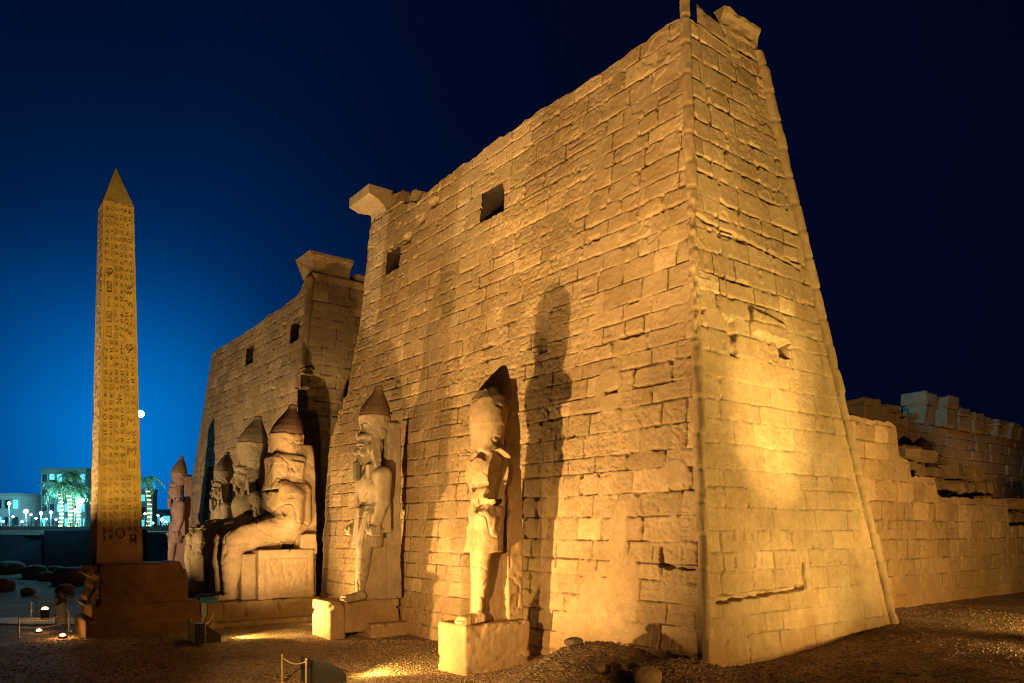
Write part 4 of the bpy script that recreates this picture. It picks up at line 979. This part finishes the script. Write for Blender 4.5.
    for i, sx in enumerate((-1.4, -.75, -.1, .55)):
        o = link('baboon_statue', me if i == 0 else me.copy(), M_RUIN if i == 0 else None)
        o.location = wp(0, 0, .05); o.rotation_euler = (0, 0, ROT)
        q = wp(sx, 0, .05); o.location = q
        tag(o, ['small carved baboon with raised arms on the obelisk pedestal, nearest the camera', 'small carved baboon on the obelisk pedestal, second from the camera',
                'small carved baboon on the obelisk pedestal, third from the camera', 'small carved baboon at the far end of the row on the obelisk pedestal'][i], 'baboon statue', 'baboons on the obelisk pedestal')
obelisk()

# ------------------------------------------------------------------ court wall on the right, with ruins behind it
def court_wall():
    r = thing('court_wall', 'broken stepped sandstone wall of the court running off to the right', 'wall', wp(0, 0, 0), ROT)
    z0 = -.5; nu, nv = 460, 260
    v = np.linspace(0, 1, nv); q = np.linspace(0, 1, nu); Q, Vv = np.meshgrid(q, v, indexing='ij')
    tp = [(9, 10.3), (18.6, 10.05), (18.9, 9.95), (19.3, 8.4), (20.4, 8.3), (20.5, 7.5), (23.2, 7.4), (23.6, 6.5), (33.0, 6.5), (33.4, 4.95), (39, 4.9), (46, 4.7)]
    D = 9 + Q * 36; T = top_profile(D, tp, 32, .05, 1.4); Z = z0 + Vv * (T - z0)
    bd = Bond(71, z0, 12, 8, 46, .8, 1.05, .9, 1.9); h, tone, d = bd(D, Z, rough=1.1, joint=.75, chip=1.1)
    h = h + .015 * fbm2(D * .4, Z * .4, 5, 3) - .03 * smooth(0.1, .02, np.abs(fbm2(D * .9, Z * .7, 79, 3)))
    for k in range(13):                                                    # a row of small sockets
        dc = 17.6 + k * .66 + .12 * ((k * 7) % 3)
        if k in (7, 8): continue
        sk = seg(D, D * 0 + dc + .13, dc - .13) * seg(Z, Z * 0 + 5.15, 4.7); h = h - .4 * sk; tone = tone * (1 - .9 * sk)
    damp = .5 * smooth(2.2, .9, Z + .6 * fbm2(D * .5, Z * .5, 71, 3))
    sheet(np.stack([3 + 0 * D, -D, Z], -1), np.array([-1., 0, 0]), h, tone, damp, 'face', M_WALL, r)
    dd = np.linspace(9, 45, 200); tt = np.linspace(0, 1, 4); DD, TT = np.meshgrid(dd, tt, indexing='ij'); T = top_profile(DD, tp, 32, .05, 1.4)
    sheet(np.stack([3 + TT * 1.3, -DD, T - .02], -1), np.array([0, 0, 1.]), T * 0, T * 0 + .5, T * 0, 'top', M_WALL, r)
    zz = np.linspace(0, 1, 6); DD, ZZ = np.meshgrid(dd, zz, indexing='ij'); T = top_profile(DD, tp, 32, .05, 1.4)
    sheet(np.stack([4.3 + 0 * DD, -DD, z0 + ZZ * (T - z0 - .02)], -1), np.array([1., 0, 0]), T * 0, T * 0 + .5, T * 0, 'rear_face', M_WALL, r)
court_wall()
def block_pile():
    """dry-laid courses of loose blocks behind the wall, each block by itself"""
    rr = random.Random(12); n = 0
    def blk(s, d, z, sd, l, h, rz=0.):
        nonlocal n
        mb = MB(); mb.box((0, 0, h / 2), (sd, l, h), .10, 0, rr.uniform(.86, 1.), .11, rr)
        o = mb.build('stone_block', M_RUIN, None, wp(s, d, z), ROT + rz)
        n += 1; return o
    made = []
    # rows step down to the right: (row height z, d from, d to, s)
    rows = [(4.2, 26., 46, 5.2), (5.1, 24.0, 46, 5.3), (6.0, 22.5, 44, 5.4), (6.9, 21.6, 36.0, 5.5), (7.8, 20.6, 33.0, 5.6), (8.7, 19.6, 27.0, 5.7)]
    for z, a, b, s in rows:
        d = a
        while d < b:
            l = rr.uniform(.9, 1.9)
            if rr.random() > .2: made.append((blk(s + rr.uniform(-.75, .2), d + l / 2, z, 1.5, l * rr.uniform(.8, .96), .9 * rr.uniform(.72, 1.0), rr.uniform(-.2, .2)), z, d))
            d += l
    zs = sorted({m[1] for m in made})
    nm = {z: k for k, z in enumerate(zs)}
    course = ['lowest', 'second lowest', 'third from the bottom', 'third from the top', 'second from the top', 'topmost']
    per = {}
    for o, z, d in made:
        per.setdefault(nm[z], 0); per[nm[z]] += 1; k = per[nm[z]]
        side = ['first', 'second', 'third', 'fourth', 'fifth', 'sixth', 'seventh', 'eighth', 'ninth', 'tenth', 'eleventh', 'twelfth', 'thirteenth', 'fourteenth', 'fifteenth', 'sixteenth', 'seventeenth', 'eighteenth', 'nineteenth', 'twentieth'][min(k - 1, 19)]
        tag(o, f'{side} loose brown block from left, {course[nm[z]]} course above the court wall', 'stone block', 'loose blocks stacked behind the court wall')
block_pile()
def back_ruins():
    """taller ruin behind: brown core walls carrying a row of roof blocks touched by an added blue fill"""
    rr = random.Random(21)
    def wallpiece(label, s, d0, d1, z0, z1):
        t = thing('core_wall', label, 'wall', wp(s, d0, 0), ROT, 'ruined core walls behind the court')
        z = z0; k = 0
        while z < z1 - .05:
            h = min(rr.uniform(.8, 1.1), z1 - z); d = 0; mb = MB()
            while d < d1 - d0 - .05:
                l = min(rr.uniform(1., 2.2), d1 - d0 - d)
                mb.box((rr.uniform(-.08, .08), -(d + l / 2), z + h / 2), (1.6, l * .985, h * .98), .05, 0, .98, .03, rr); d += l
            mb.build('block_course', M_RUIN, t); z += h
    wallpiece('dark brown core wall behind the stacked blocks, below the row of roof blocks', 12.2, 38., 66., 0, 12.7)
    wallpiece('low brown core wall peeping over the left end of the court wall', 12.2, 29., 38., 0, 12.3)
    def beam(label, s, d, z, l, w, h):
        t = thing('roof_block', label, 'roof block', wp(s, d, z), ROT, 'roof blocks on top of the ruin')
        mb = MB(); mb.box((0, 0, h * .32), (w * .8, l * .8, h * .62), .08, 0, 1.12, .10, rr); mb.build('lower_block', M_RUIN, t)
        mb = MB(); mb.box((0, 0, h * .82), (w, l, h * .36), .08, 0, 1., .10, rr); mb.build('slab', M_RUIN, t)
    nm_ = ['first', 'second', 'third', 'fourth', 'fifth', 'sixth', 'seventh', 'eighth', 'last']
    for k in range(9):
        hh = [2.7, 2.3, 1.7, 1.6, 1.5, 1.5, 1.3, 1.3, 1.1][k]
        beam(f"roof block, {nm_[k]} from the left along the main ruin top", 12. + rr.uniform(-.3, .3), 41.4 + k * 2.55 + rr.uniform(-.2, .2), 12.72, rr.uniform(1.5, 2.1), 2.0, hh * rr.uniform(.92, 1.05))
    for k in range(3):
        beam(f"roof block on the low core wall, {['leftmost', 'middle', 'rightmost'][k]} of three", 12., 32.4 + k * 2.9, 12.32, 2.0, 1.8, [1.5, 1.3, 1.0][k])
back_ruins()
# blocks lying in the gateway between the towers
def gate_blocks():
    rr = random.Random(6)
    lab = ['rough block at the foot of the gate opening', 'rough block lying on another in the gate opening', 'topmost rough block in the gate opening']
    t = thing('gate_jamb', 'dark ruined door jamb of piled blocks in the gap between the towers', 'door jamb', wp(0, 0, 0), ROT)
    z = -1.0
    while z < 13.5:
        h = rr.uniform(.95, 1.35); mb = MB(); w = 2.6 - .05 * z
        mb.box((36.9 + rr.uniform(-.12, .12), -7.6, z + h / 2), (w, 4.5, h * .97), .08, 0, .97, .08, rr); mb.build('block', M_RUIN, t); z += h
    mb = MB(); mb.box((36.5, -7.4, z + .7), (1.5, 1.8, 1.4), .12, .2, .85, .1, rr); mb.build('block', M_RUIN, t)
gate_blocks()

# ------------------------------------------------------------------ small things of the forecourt
def rock(name, label, x, y, r, seed, mat, group, flat=.75, sink=.25):
    s = SDF((-1.5,) * 3, (1.5,) * 3, .1); s.add(s.ell((0, 0, 0), (1, .85, flat)), 0)
    rs = np.random.RandomState(seed)
    for _ in range(5):
        v = rs.randn(3); v /= np.linalg.norm(v); s.cut(.78 + .1 * rs.rand() - (s.X * v[0] + s.Y * v[1] + s.Z * v[2]), .1)
    me = s.mesh(.12, 1.3, seed, .03)
    o = link(name, me, mat); o.scale = (r,) * 3; o.location = (x, y, gz(x, y) + r * (flat - sink)); o.rotation_euler = (0, 0, rs.rand() * 6)
    tag(o, label, 'rock', group); return o
PX = lambda px, Y: (px - 512) / 770 * Y
g_ = 'boulders at the foot of the pylon corner'
rock('boulder', 'largest rounded pale boulder, right end of the row below the pylon corner', PX(647, 23.6), 23.6, .50, 1, M_ROCK, g_, .8, .1)
rock('boulder', 'upright boulder left of the largest one', PX(631, 24.2), 24.2, .36, 2, M_ROCK, g_, .8, .3)
rock('boulder', 'small boulder in the middle of the row below the pylon corner', PX(619, 24.6), 24.6, .33, 3, M_ROCK, g_, .9, .1)
rock('boulder', 'dark boulder behind the row below the pylon corner', PX(636, 24.9), 24.9, .32, 4, M_GREYD, g_, .7, .4)
rock('boulder', 'flat pale stone at the left end of the row below the pylon corner', PX(603, 25.0), 25.0, .36, 5, M_ROCK, g_, .6, .0)
rock('boulder', 'dark stone on the crest of the rubble mound', PX(574, 26.6), 26.6, .32, 6, M_GREYD, g_, .5, .1)

def floodlight(label, x, y, aim, w=1.3, hgt=.75):
    a = math.atan2(aim[1] - y, aim[0] - x)
    t = thing('floodlight', label, 'floodlight', (x, y, gz(x, y)), a, 'floodlight boxes on the gravel')
    mb = MB()                                       # sloped housing, high at the back
    L_, hw = .62, w / 2
    pr = [(-L_, 0), (L_, 0), (L_, hgt * .34), (-L_ * .35, hgt), (-L_, hgt)]
    v = [(p, -hw, z) for p, z in pr] + [(p, hw, z) for p, z in pr]; n = len(pr)
    mb.add(v, [tuple(range(n)), tuple(range(n, 2 * n))[::-1]] + [(i, n + i, n + (i + 1) % n, (i + 1) % n) for i in range(n)])
    mb.build('housing', M_DARKM, t)
    mb = MB(); mb.box((L_ + .012, 0, hgt * .18), (.02, w * .85, hgt * .24)); mb.build('lens', M_LENS, t)
    return t
M_LENS = plain('floodlight_lens', (1, .75, .4), .2, 0, 3, (1, .66, .25))
def f_at(s, d, off, label, aim, **k):
    x, y, _ = wp(s, d); ax, ay, _ = wp(*aim); n = math.hypot(ax - x, ay - y)
    floodlight(label, x - (ax - x) / n * off, y - (ay - y) / n * off, (ax, ay), **k)
floodlight('dark floodlight box on the gravel, in front of the broken statue', -7.0, 28.6, (.9, 34.7), 1.25, .95)
floodlight('dark floodlight box by the rope posts, in front of the seated colossi', -15.3, 38.3, (-7.4, 44.4), 1.2, .95)
point('floodlight_spill', (-5.7, 29.6, -.5), 70, (1, .62, .15), .1)
point('floodlight_spill', (-13.9, 39.5, -.5), 80, (1, .62, .15), .1)
point('floodlight_spill', (-11.4, 45.2, -.45), 30, (1, .62, .15), .08)

def rope_fence(label, pts, hgt=1.0, n_rope=2):
    t = thing('rope_barrier', label, 'barrier', (pts[0][0], pts[0][1], gz(*pts[0])), 0, 'rope barriers on the forecourt')
    z0 = gz(*pts[0]); x0, y0 = pts[0]
    tops = []
    for x, y in pts:
        z = gz(x, y) - z0; mb = MB(); mb.lathe([(.13, z), (.13, z + .03), (.035, z + .06), (.035, z + hgt), (.055, z + hgt + .02), (.03, z + hgt + .07)], (x - x0, y - y0, 0), 8)
        mb.build('post', M_POST, t, smooth_sh=False); tops.append((x - x0, y - y0, z + hgt))
    for a, b in zip(tops[:-1], tops[1:]):
        for k in range(n_rope):
            dz = -.04 - k * .45; p = []
            for i in range(9):
                u = i / 8; p.append((a[0] + (b[0] - a[0]) * u, a[1] + (b[1] - a[1]) * u, a[2] + (b[2] - a[2]) * u + dz - .16 * 4 * u * (1 - u)))
            mb = MB(); mb.tube(p, .028, 6); mb.build('rope', M_ROPE, t, smooth_sh=True)
rope_fence('rope barrier left of the obelisk pedestal, in front of the walking person', [(PX(19, 39.5), 39.5), (PX(69, 41.8), 41.8)], 1.05)
rope_fence('rope barrier left of the obelisk pedestal, behind the walking person', [(PX(31, 47.5), 47.5), (PX(36, 51), 51), (PX(66, 52.5), 52.5)], 1.05)
rope_fence('low rope barrier beside the information board, right of the obelisk pedestal', [(PX(191, 38.2), 38.2), (PX(205, 37.2), 37.2), (PX(213, 42), 42)], 1.05)
rope_fence('rope barrier with two thin posts beside the nearest floodlight box', [(PX(282, 28.4), 28.4), (PX(306, 27.3), 27.3)], 1.0, 1)
def sign():
    x, y = PX(204, 44.0), 44.0
    t = thing('info_sign', 'slim pale information board with a bluish top right of the obelisk pedestal', 'sign', (x, y, gz(x, y)), .3)
    mb = MB(); mb.box((0, 0, .75), (.30, .10, 1.5), .02); mb.build('stand', plain('pale_metal', (.5, .5, .46), .5), t)
    mb = MB(); mb.box((.3, -.05, 1.52), (1.0, .6, .08), .02, 0, 1, 0, None, (0, .35)); mb.build('board', plain('blue_board', (.05, .32, .45), .4), t)
sign()
def bollard_light():
    x, y = PX(45, 47.5), 47.5
    t = thing('bollard_light', 'short dark lit bollard inside the rope barrier at the left', 'lamp', (x, y, gz(x, y)))
    mb = MB(); mb.lathe([(.24, 0), (.24, .62), (.20, .66)], (0, 0, 0), 12); mb.build('post', M_DARKM, t, smooth_sh=True)
    mb = MB(); mb.lathe([(.17, .66), (.19, .72), (.12, .8)], (0, 0, 0), 12); mb.build('lamp_head', plain('bollard_glow', (1, .7, .35), .3, 0, 9, (1, .55, .15)), t, smooth_sh=True)
    point('bollard_bulb', (x, y, gz(x, y) + 1.1), 45, ORA, .08)
bollard_light()
def ground_light(x, y, label, p, up=.4):
    t = thing('ground_light', label, 'lamp', (x, y, gz(x, y)), 0, 'small ground lights')
    mb = MB(); mb.lathe([(.2, 0), (.2, .1), (.16, .12)], (0, 0, 0), 12); mb.build('housing', M_DARKM, t)
    mb = MB(); mb.lathe([(.14, .125), (.12, .19), (.04, .22)], (0, 0, 0), 12); mb.build('lens', plain('ground_glow', (1, .7, .3), .3, 0, 14, (1, .6, .2)), t, smooth_sh=True)
    point('ground_bulb', (x, y, gz(x, y) + up), p, ORA, .08)
ground_light(PX(39, 41.6), 41.6, 'small round ground light by the near rope barrier at the left', 18)
x, y, _ = wp(29.0, -14.9); ground_light(x, y, 'ground light at the foot of the lit front edge of the obelisk pedestal', 90, .35)

# ------------------------------------------------------------------ person walking
def person():
    x, y = PX(61, 44.6), 44.6
    s = SDF((-.55, -.5, -.02), (.55, .6, 1.95), .022)
    s.add(s.cap((-.1, .02, .95), (-.11, .16, .5), .10, .075), .04).add(s.cap((-.11, .16, .5), (-.11, .2, .08), .07, .05), .03)
    s.add(s.cap((.1, 0, .95), (.11, -.02, .5), .10, .075), .04).add(s.cap((.11, -.02, .5), (.11, -.22, .12), .07, .05), .03)
    s.add(s.box((-.11, .27, .05), (.05, .14, .05), .04), .03).add(s.box((.11, -.18, .07), (.05, .13, .05), .04), .03)
    s.add(s.ell((0, 0, 1.05), (.19, .14, .2)), .06).add(s.ell((0, .0, 1.35), (.22, .14, .26)), .08)
    s.add(s.cap((-.19, 0, 1.52), (.19, 0, 1.52), .075, .075), .07).add(s.cap((0, 0, 1.5), (0, .02, 1.68), .06, .055), .04)
    s.add(s.ell((0, .04, 1.78), (.085, .105, .125)), .03).add(s.cap((0, .14, 1.79), (0, .165, 1.755), .012, .02), .02)
    for sx in (-1, 1):
        sw = .16 * sx
        s.add(s.cap((sx * .235, 0, 1.5), (sx * .27, -sw * .4, 1.22), .058, .048), .05).add(s.cap((sx * .27, -sw * .4, 1.22), (sx * .25, .1 - sw * .2, .98), .045, .035), .03)
        s.add(s.ell((sx * .25, .13 - sw * .2, .92), (.025, .045, .06)), .03)
    t = thing('person', 'person walking left of the obelisk pedestal in a dark vest and long pale robe', 'person', (x, y, gz(x, y)), R(70))
    t.scale = (1.12,) * 3
    link('body', s.mesh(0, 1, 1, 0), plain('skin', (.28, .16, .10), .6), t)
    r = SDF((-.5, -.45, .15), (.5, .5, 1.62), .025)
    zz = np.clip((r.Z - .2) / 1.1, 0, 1); rx, ry = .27 - .05 * zz, .33 - .16 * zz
    r.add(np.maximum((np.sqrt((r.X / rx) ** 2 + ((r.Y - .01) / ry) ** 2) - 1) * .2, np.maximum(.2 - r.Z, r.Z - 1.3)), 0)
    link('robe', r.mesh(.02, 4, 3, 0), plain('pale_cloth', (.45, .42, .38), .9), t)
    r = SDF((-.4, -.35, .85), (.4, .35, 1.66), .025); r.add(r.ell((0, 0, 1.2), (.245, .185, .36)), 0).add(r.cap((-.2, 0, 1.51), (.2, 0, 1.51), .10, .10), .06)
    link('vest', r.mesh(.015, 4, 5, 0), plain('dark_cloth', (.04, .04, .045), .9), t)
    r = SDF((-.2, -.2, 1.6), (.2, .25, 2.0), .018); r.add(r.ell((0, .0, 1.82), (.098, .12, .115)), 0).cut(r.box((0, .17, 1.74), (.2, .1, .12), .03), .02)
    link('hair', r.mesh(.006, 9, 7, 0), plain('dark_hair', (.02, .015, .012), .8), t)
person()

# ------------------------------------------------------------------ the town beyond
CY = (.25, .85, 1.0)
def path():
    mb = MB(); p = [(-45, 45.5), (-25.6, 45.2), (-25.9, 47.6), (-46, 50.5)]
    xs = np.linspace(0, 1, 30); V = []; F = []
    for i, u in enumerate(xs):
        for w in np.linspace(0, 1, 8):
            a = np.array(p[0]) * (1 - u) + np.array(p[1]) * u; b = np.array(p[3]) * (1 - u) + np.array(p[2]) * u; q = a * (1 - w) + b * w; V.append((q[0], q[1], gz(*q) + .05))
    for i in range(29):
        for j in range(7): F.append((i * 8 + j, (i + 1) * 8 + j, (i + 1) * 8 + j + 1, i * 8 + j + 1))
    o = link('path', mesh_from(V, faces=F), stone('pale_path', (.5, .48, .44), (.4, .38, .35), .8, bump=.1)); o['kind'] = 'structure'
path()
def building(label, px0, px1, Y, ytop, col, storeys, nwin, lit, seed):
    rr = random.Random(seed); x0, x1 = PX(px0, Y), PX(px1, Y); w = x1 - x0; zb = 4.2; h = 4.8 + (527 - ytop) / 770 * Y - zb
    t = thing('town_building', label, 'building', ((x0 + x1) / 2, Y, zb), 0, 'buildings of the town behind the forecourt')
    mb = MB(); mb.box((0, w * .35, h / 2), (w, w * .7, h), .0); mb.build('walls', plain('render_' + str(seed), col, .9), t)
    mb = MB(); mb.box((0, w * .35, h + .3), (w + .3, w * .7 + .3, .6), .05); mb.build('parapet', plain('parapet_' + str(seed), tuple(c * .8 for c in col), .9), t)
    sh = h / storeys; ww = w / nwin
    ML = plain('lit_window_' + str(seed), (.3, .6, .6), .4, 0, 1.0, (.12, .75, .9)); MD = plain('dark_window_' + str(seed), (.03, .06, .08), .25)
    for k in range(storeys):
        for i in range(nwin):
            m = ML if rr.random() < lit else MD
            fr = MB(); cx = -w / 2 + ww * (i + .5); cz = sh * (k + .52)
            for dx, dz, sx, sz in ((-ww * .36, 0, .08, sh * .56), (ww * .36, 0, .08, sh * .56), (0, sh * .28, ww * .72 + .08, .08), (0, -sh * .28, ww * .8, .12)):
                fr.box((cx + dx, -.06, cz + dz), (sx, .12, sz))
            f = fr.build('window', plain('frame', (.3, .3, .3)) if False else M_FRAME, t)
            g = MB(); g.box((cx, -.012, cz), (ww * .68, .02, sh * .52)); g.build('pane', m, f)
M_FRAME = plain('window_frame', (.35, .36, .36), .6)
building('pale wide town building with rows of windows, just left of the obelisk', 41, 86, 150, 471, (.13, .19, .20), 4, 6, .45, 1)
building('low town building at the far left behind the street lamps', -30, 20, 150, 496, (.35, .42, .44), 2, 6, .55, 2)
building('small flat town building between the two larger ones', 22, 39, 165, 508, (.4, .45, .45), 2, 3, .5, 3)
building('narrow distant building behind the palm at the right of the obelisk', 140, 153, 170, 492, (.35, .4, .42), 3, 2, .3, 4)
building('low lit shop row behind the obelisk', 88, 172, 185, 512, (.35, .42, .44), 1, 8, .6, 5)
def lamp_post(label, px, Y, ytop, pw, r=.28, arm=0.):
    x = PX(px, Y); zb = 4.25; h = 4.8 + (527 - ytop) / 770 * Y - zb
    t = thing('street_lamp', label, 'street lamp', (x, Y, zb), 0, 'blue-white street lamps of the town')
    mb = MB(); pts = [(arm, 0, 0), (arm, 0, h)] + ([(arm * .5, 0, h + .3), (0, 0, h + .3)] if arm else [(0, 0, h)])
    mb.tube(pts[:2], [.16, .09], 8); mb.build('pole', M_DARKM, t)
    if arm: mb = MB(); mb.tube([(arm, 0, h - .1), (arm * .5, 0, h + .25), (0, 0, h + .28)], .06, 6); mb.build('arm', M_DARKM, t)
    mb = MB(); n = 10; mb.lathe([(r * math.sin(math.pi * i / n) + .005, h + .1 - r * math.cos(math.pi * i / n)) for i in range(n + 1)], (0, 0, 0), 14)
    mb.build('globe', M_GLOBE, t, smooth_sh=True)
    if pw: point('street_bulb', (x, Y - r - .3, zb + h + .1), pw, (.25, .85, 1.0), .3)
M_GLOBE = plain('lamp_globe', (.8, .95, 1), .3, 0, 60, (.5, .92, 1.0))
lamp_post('tall mast lamp just right of the obelisk, the brightest blue-white light', 140.5, 120, 414.5, 14000, .55, -1.4)
for k, (px, Y, yt, lab) in enumerate([(26, 128, 512, 'bright lamp below the gap left of the pale building'), (9, 130, 504, 'lamp at the left edge of the picture'), (41, 128, 514, 'lamp in front of the left corner of the pale building'),
                                 (51, 132, 513, 'lamp in front of the pale building, second from its left corner'), (61, 128, 512, 'lamp in front of the middle of the pale building'), (75, 132, 511, 'lamp in front of the right half of the pale building'),
                                 (82, 124, 501, 'highest lamp in front of the right end of the pale building'), (162, 128, 520, 'small lamp between the obelisk and the pink statue')]):
    lamp_post('blue-white street ' + lab, px, Y, yt, 7000 if k in (0, 6, 1) else 3000, .34 if k in (0, 6) else .24)
rl_ = random.Random(77)
ordn = ['first', 'second', 'third', 'fourth', 'fifth', 'sixth', 'seventh', 'eighth', 'ninth', 'tenth', 'eleventh', 'twelfth', 'thirteenth', 'fourteenth', 'fifteenth', 'sixteenth']
for k in range(16):
    px = [3, 13, 18, 22, 31, 36, 46, 56, 65, 71, 79, 86, 145, 153, 158, 166][k]
    lamp_post(f'small low blue-white street lamp, {ordn[k]} from left in the far row', px, 140 + 6 * (k % 3), 519 + rl_.uniform(-5, 5), 0, .17)
def palm(label, px, Y, ytop, seed, lit):
    rr = random.Random(seed); x = PX(px, Y); zb = 4.25; h = 4.8 + (527 - ytop) / 770 * Y - zb
    t = thing('palm_tree', label, 'palm tree', (x, Y, zb), 0, 'palm trees along the town street')
    mb = MB(); n = 14; mb.tube([(.25 * math.sin(i * .3), 0, h * i / n) for i in range(n + 1)], [.32 - .1 * i / n + .03 * (i % 2) for i in range(n + 1)], 9); mb.build('trunk', M_TRUNK, t)
    if lit:
        for i in range(9):
            mb = MB(); z = h * (.08 + .085 * i); mb.lathe([(.30, z), (.36, z + .10), (.30, z + .20)], (.25 * math.sin(z / h * n * .3), 0, 0), 10); mb.build('light_string', M_GOLD, t)
    v = []; f = []
    for k in range(34):
        a = rr.uniform(0, 6.283); el = rr.uniform(-.2, 1.1); ln = rr.uniform(2.4, 3.6); pts = []
        for i in range(10):
            u = i / 9; rr_ = ln * u * math.cos(el * (1 - .4 * u)); zz = ln * (math.sin(el) * u - .85 * u * u); pts.append(np.array([.25 * math.sin(n * .3) + rr_ * math.cos(a), rr_ * math.sin(a), h + zz]))
        sd = np.array([-math.sin(a), math.cos(a), 0])
        for i in range(1, 9):
            for sg in (-1, 1):
                w = .75 * (1 - .6 * i / 9); p, q = pts[i], pts[i + 1] if i < 9 else pts[i]; b = len(v)
                tip = p + sd * sg * w + (q - p) * 1.3 + np.array([0, 0, -.3]); v += [tuple(p), tuple(p + (q - p) * .55), tuple(tip)]; f.append((b, b + 1, b + 2))
    link('crown', mesh_from(v, faces=f, smooth_sh=False), M_FROND, t)
M_TRUNK = plain('palm_trunk', (.20, .15, .10), .9); M_GOLD = plain('golden_light_string', (1, .8, .3), .4, 0, 1.6, (1, .72, .18)); M_FROND = plain('palm_frond', (.05, .11, .045), .6)
palm('palm with a string-lit golden trunk left of the obelisk, in front of the pale building', 60, 126, 484, 1, True)
palm('palm with a string-lit golden trunk close to the left edge of the obelisk', 69, 127, 486, 2, True)
palm('palm with a string-lit golden trunk between the obelisk and the pink statue', 148, 126, 480, 3, True)
palm('tall dark palm rising above the pale town building', 72, 140, 474, 4, False)
palm('palm with a golden lit trunk close to the right end of the pale building', 77, 126, 488, 5, True)
point('palm_uplight', (PX(66, 122), 122, 5.0), 2200, (.2, .9, .8), .3)
point('palm_uplight', (PX(146, 122), 122, 5.0), 1500, (.2, .9, .8), .3)
point('square_light', (PX(20, 100), 100, 14), 4500, (.10, .5, 1.0), 1.)
def railing():
    Y = 113.5; t = thing('street_railing', 'dark street railing along the top of the bank at the far left', 'railing', (PX(-10, Y), Y, 4.2))
    w = PX(200, Y) - PX(-10, Y)
    mb = MB(); mb.box((w / 2, 0, 1.2), (w, .08, .08)); mb.build('top_rail', M_DARKM, t)
    mb = MB(); mb.box((w / 2, 0, .35), (w, .5, .7)); mb.build('parapet', M_RUIN, t)
    for i in range(30): mb = MB(); mb.box((w * (i + .5) / 30, 0, .95), (.08, .08, .5)); mb.build('post', M_DARKM, t)
railing()
def retaining():
    mb = MB(); rr = random.Random(4); x = -160.
    while x < -22:
        w = rr.uniform(5, 9); mb.box((x + w / 2, 103.5 + rr.uniform(-.3, .3), 1.6), (w - .06, 1.6, 5.2 + rr.uniform(-1.0, .5)), .2, 0, .97, .25, rr); x += w
    o = mb.build('retaining_wall', stone('dark_retaining_wall', (.10, .10, .10), (.05, .05, .05), .8)); tag(o, 'long dark retaining wall below the town at the left', 'wall')
retaining()
rs = random.Random(33)
for k, (px, y_, r_) in enumerate([(36, 574, 1.5), (47, 578, 1.0), (12, 570, 1.6), (74, 580, 1.9), (66, 590, .9), (4, 586, 1.1), (56, 572, 1.2), (28, 590, .6), (158, 572, 1.3)]):
    Y = 5.6 * 770 / (y_ + 4 - 527)
    rock('ruin_stone', ['large dark stone left of the middle of the blue-lit yard', 'pale-topped stone in the middle of the blue-lit yard', 'wide dark stone under the bank at the left', 'biggest dark stone beside the obelisk pedestal',
                        'small stone close behind the walking person', 'dark stone at the left picture edge in the yard', 'dark stone under the bank near the obelisk', 'smallest pale stone in the yard', 'dark stone between the obelisk and the pink statue'][k],
         PX(px, Y), Y, r_, 50 + k, M_ROCK, 'stones lying in the yard at the left', .6, .2)
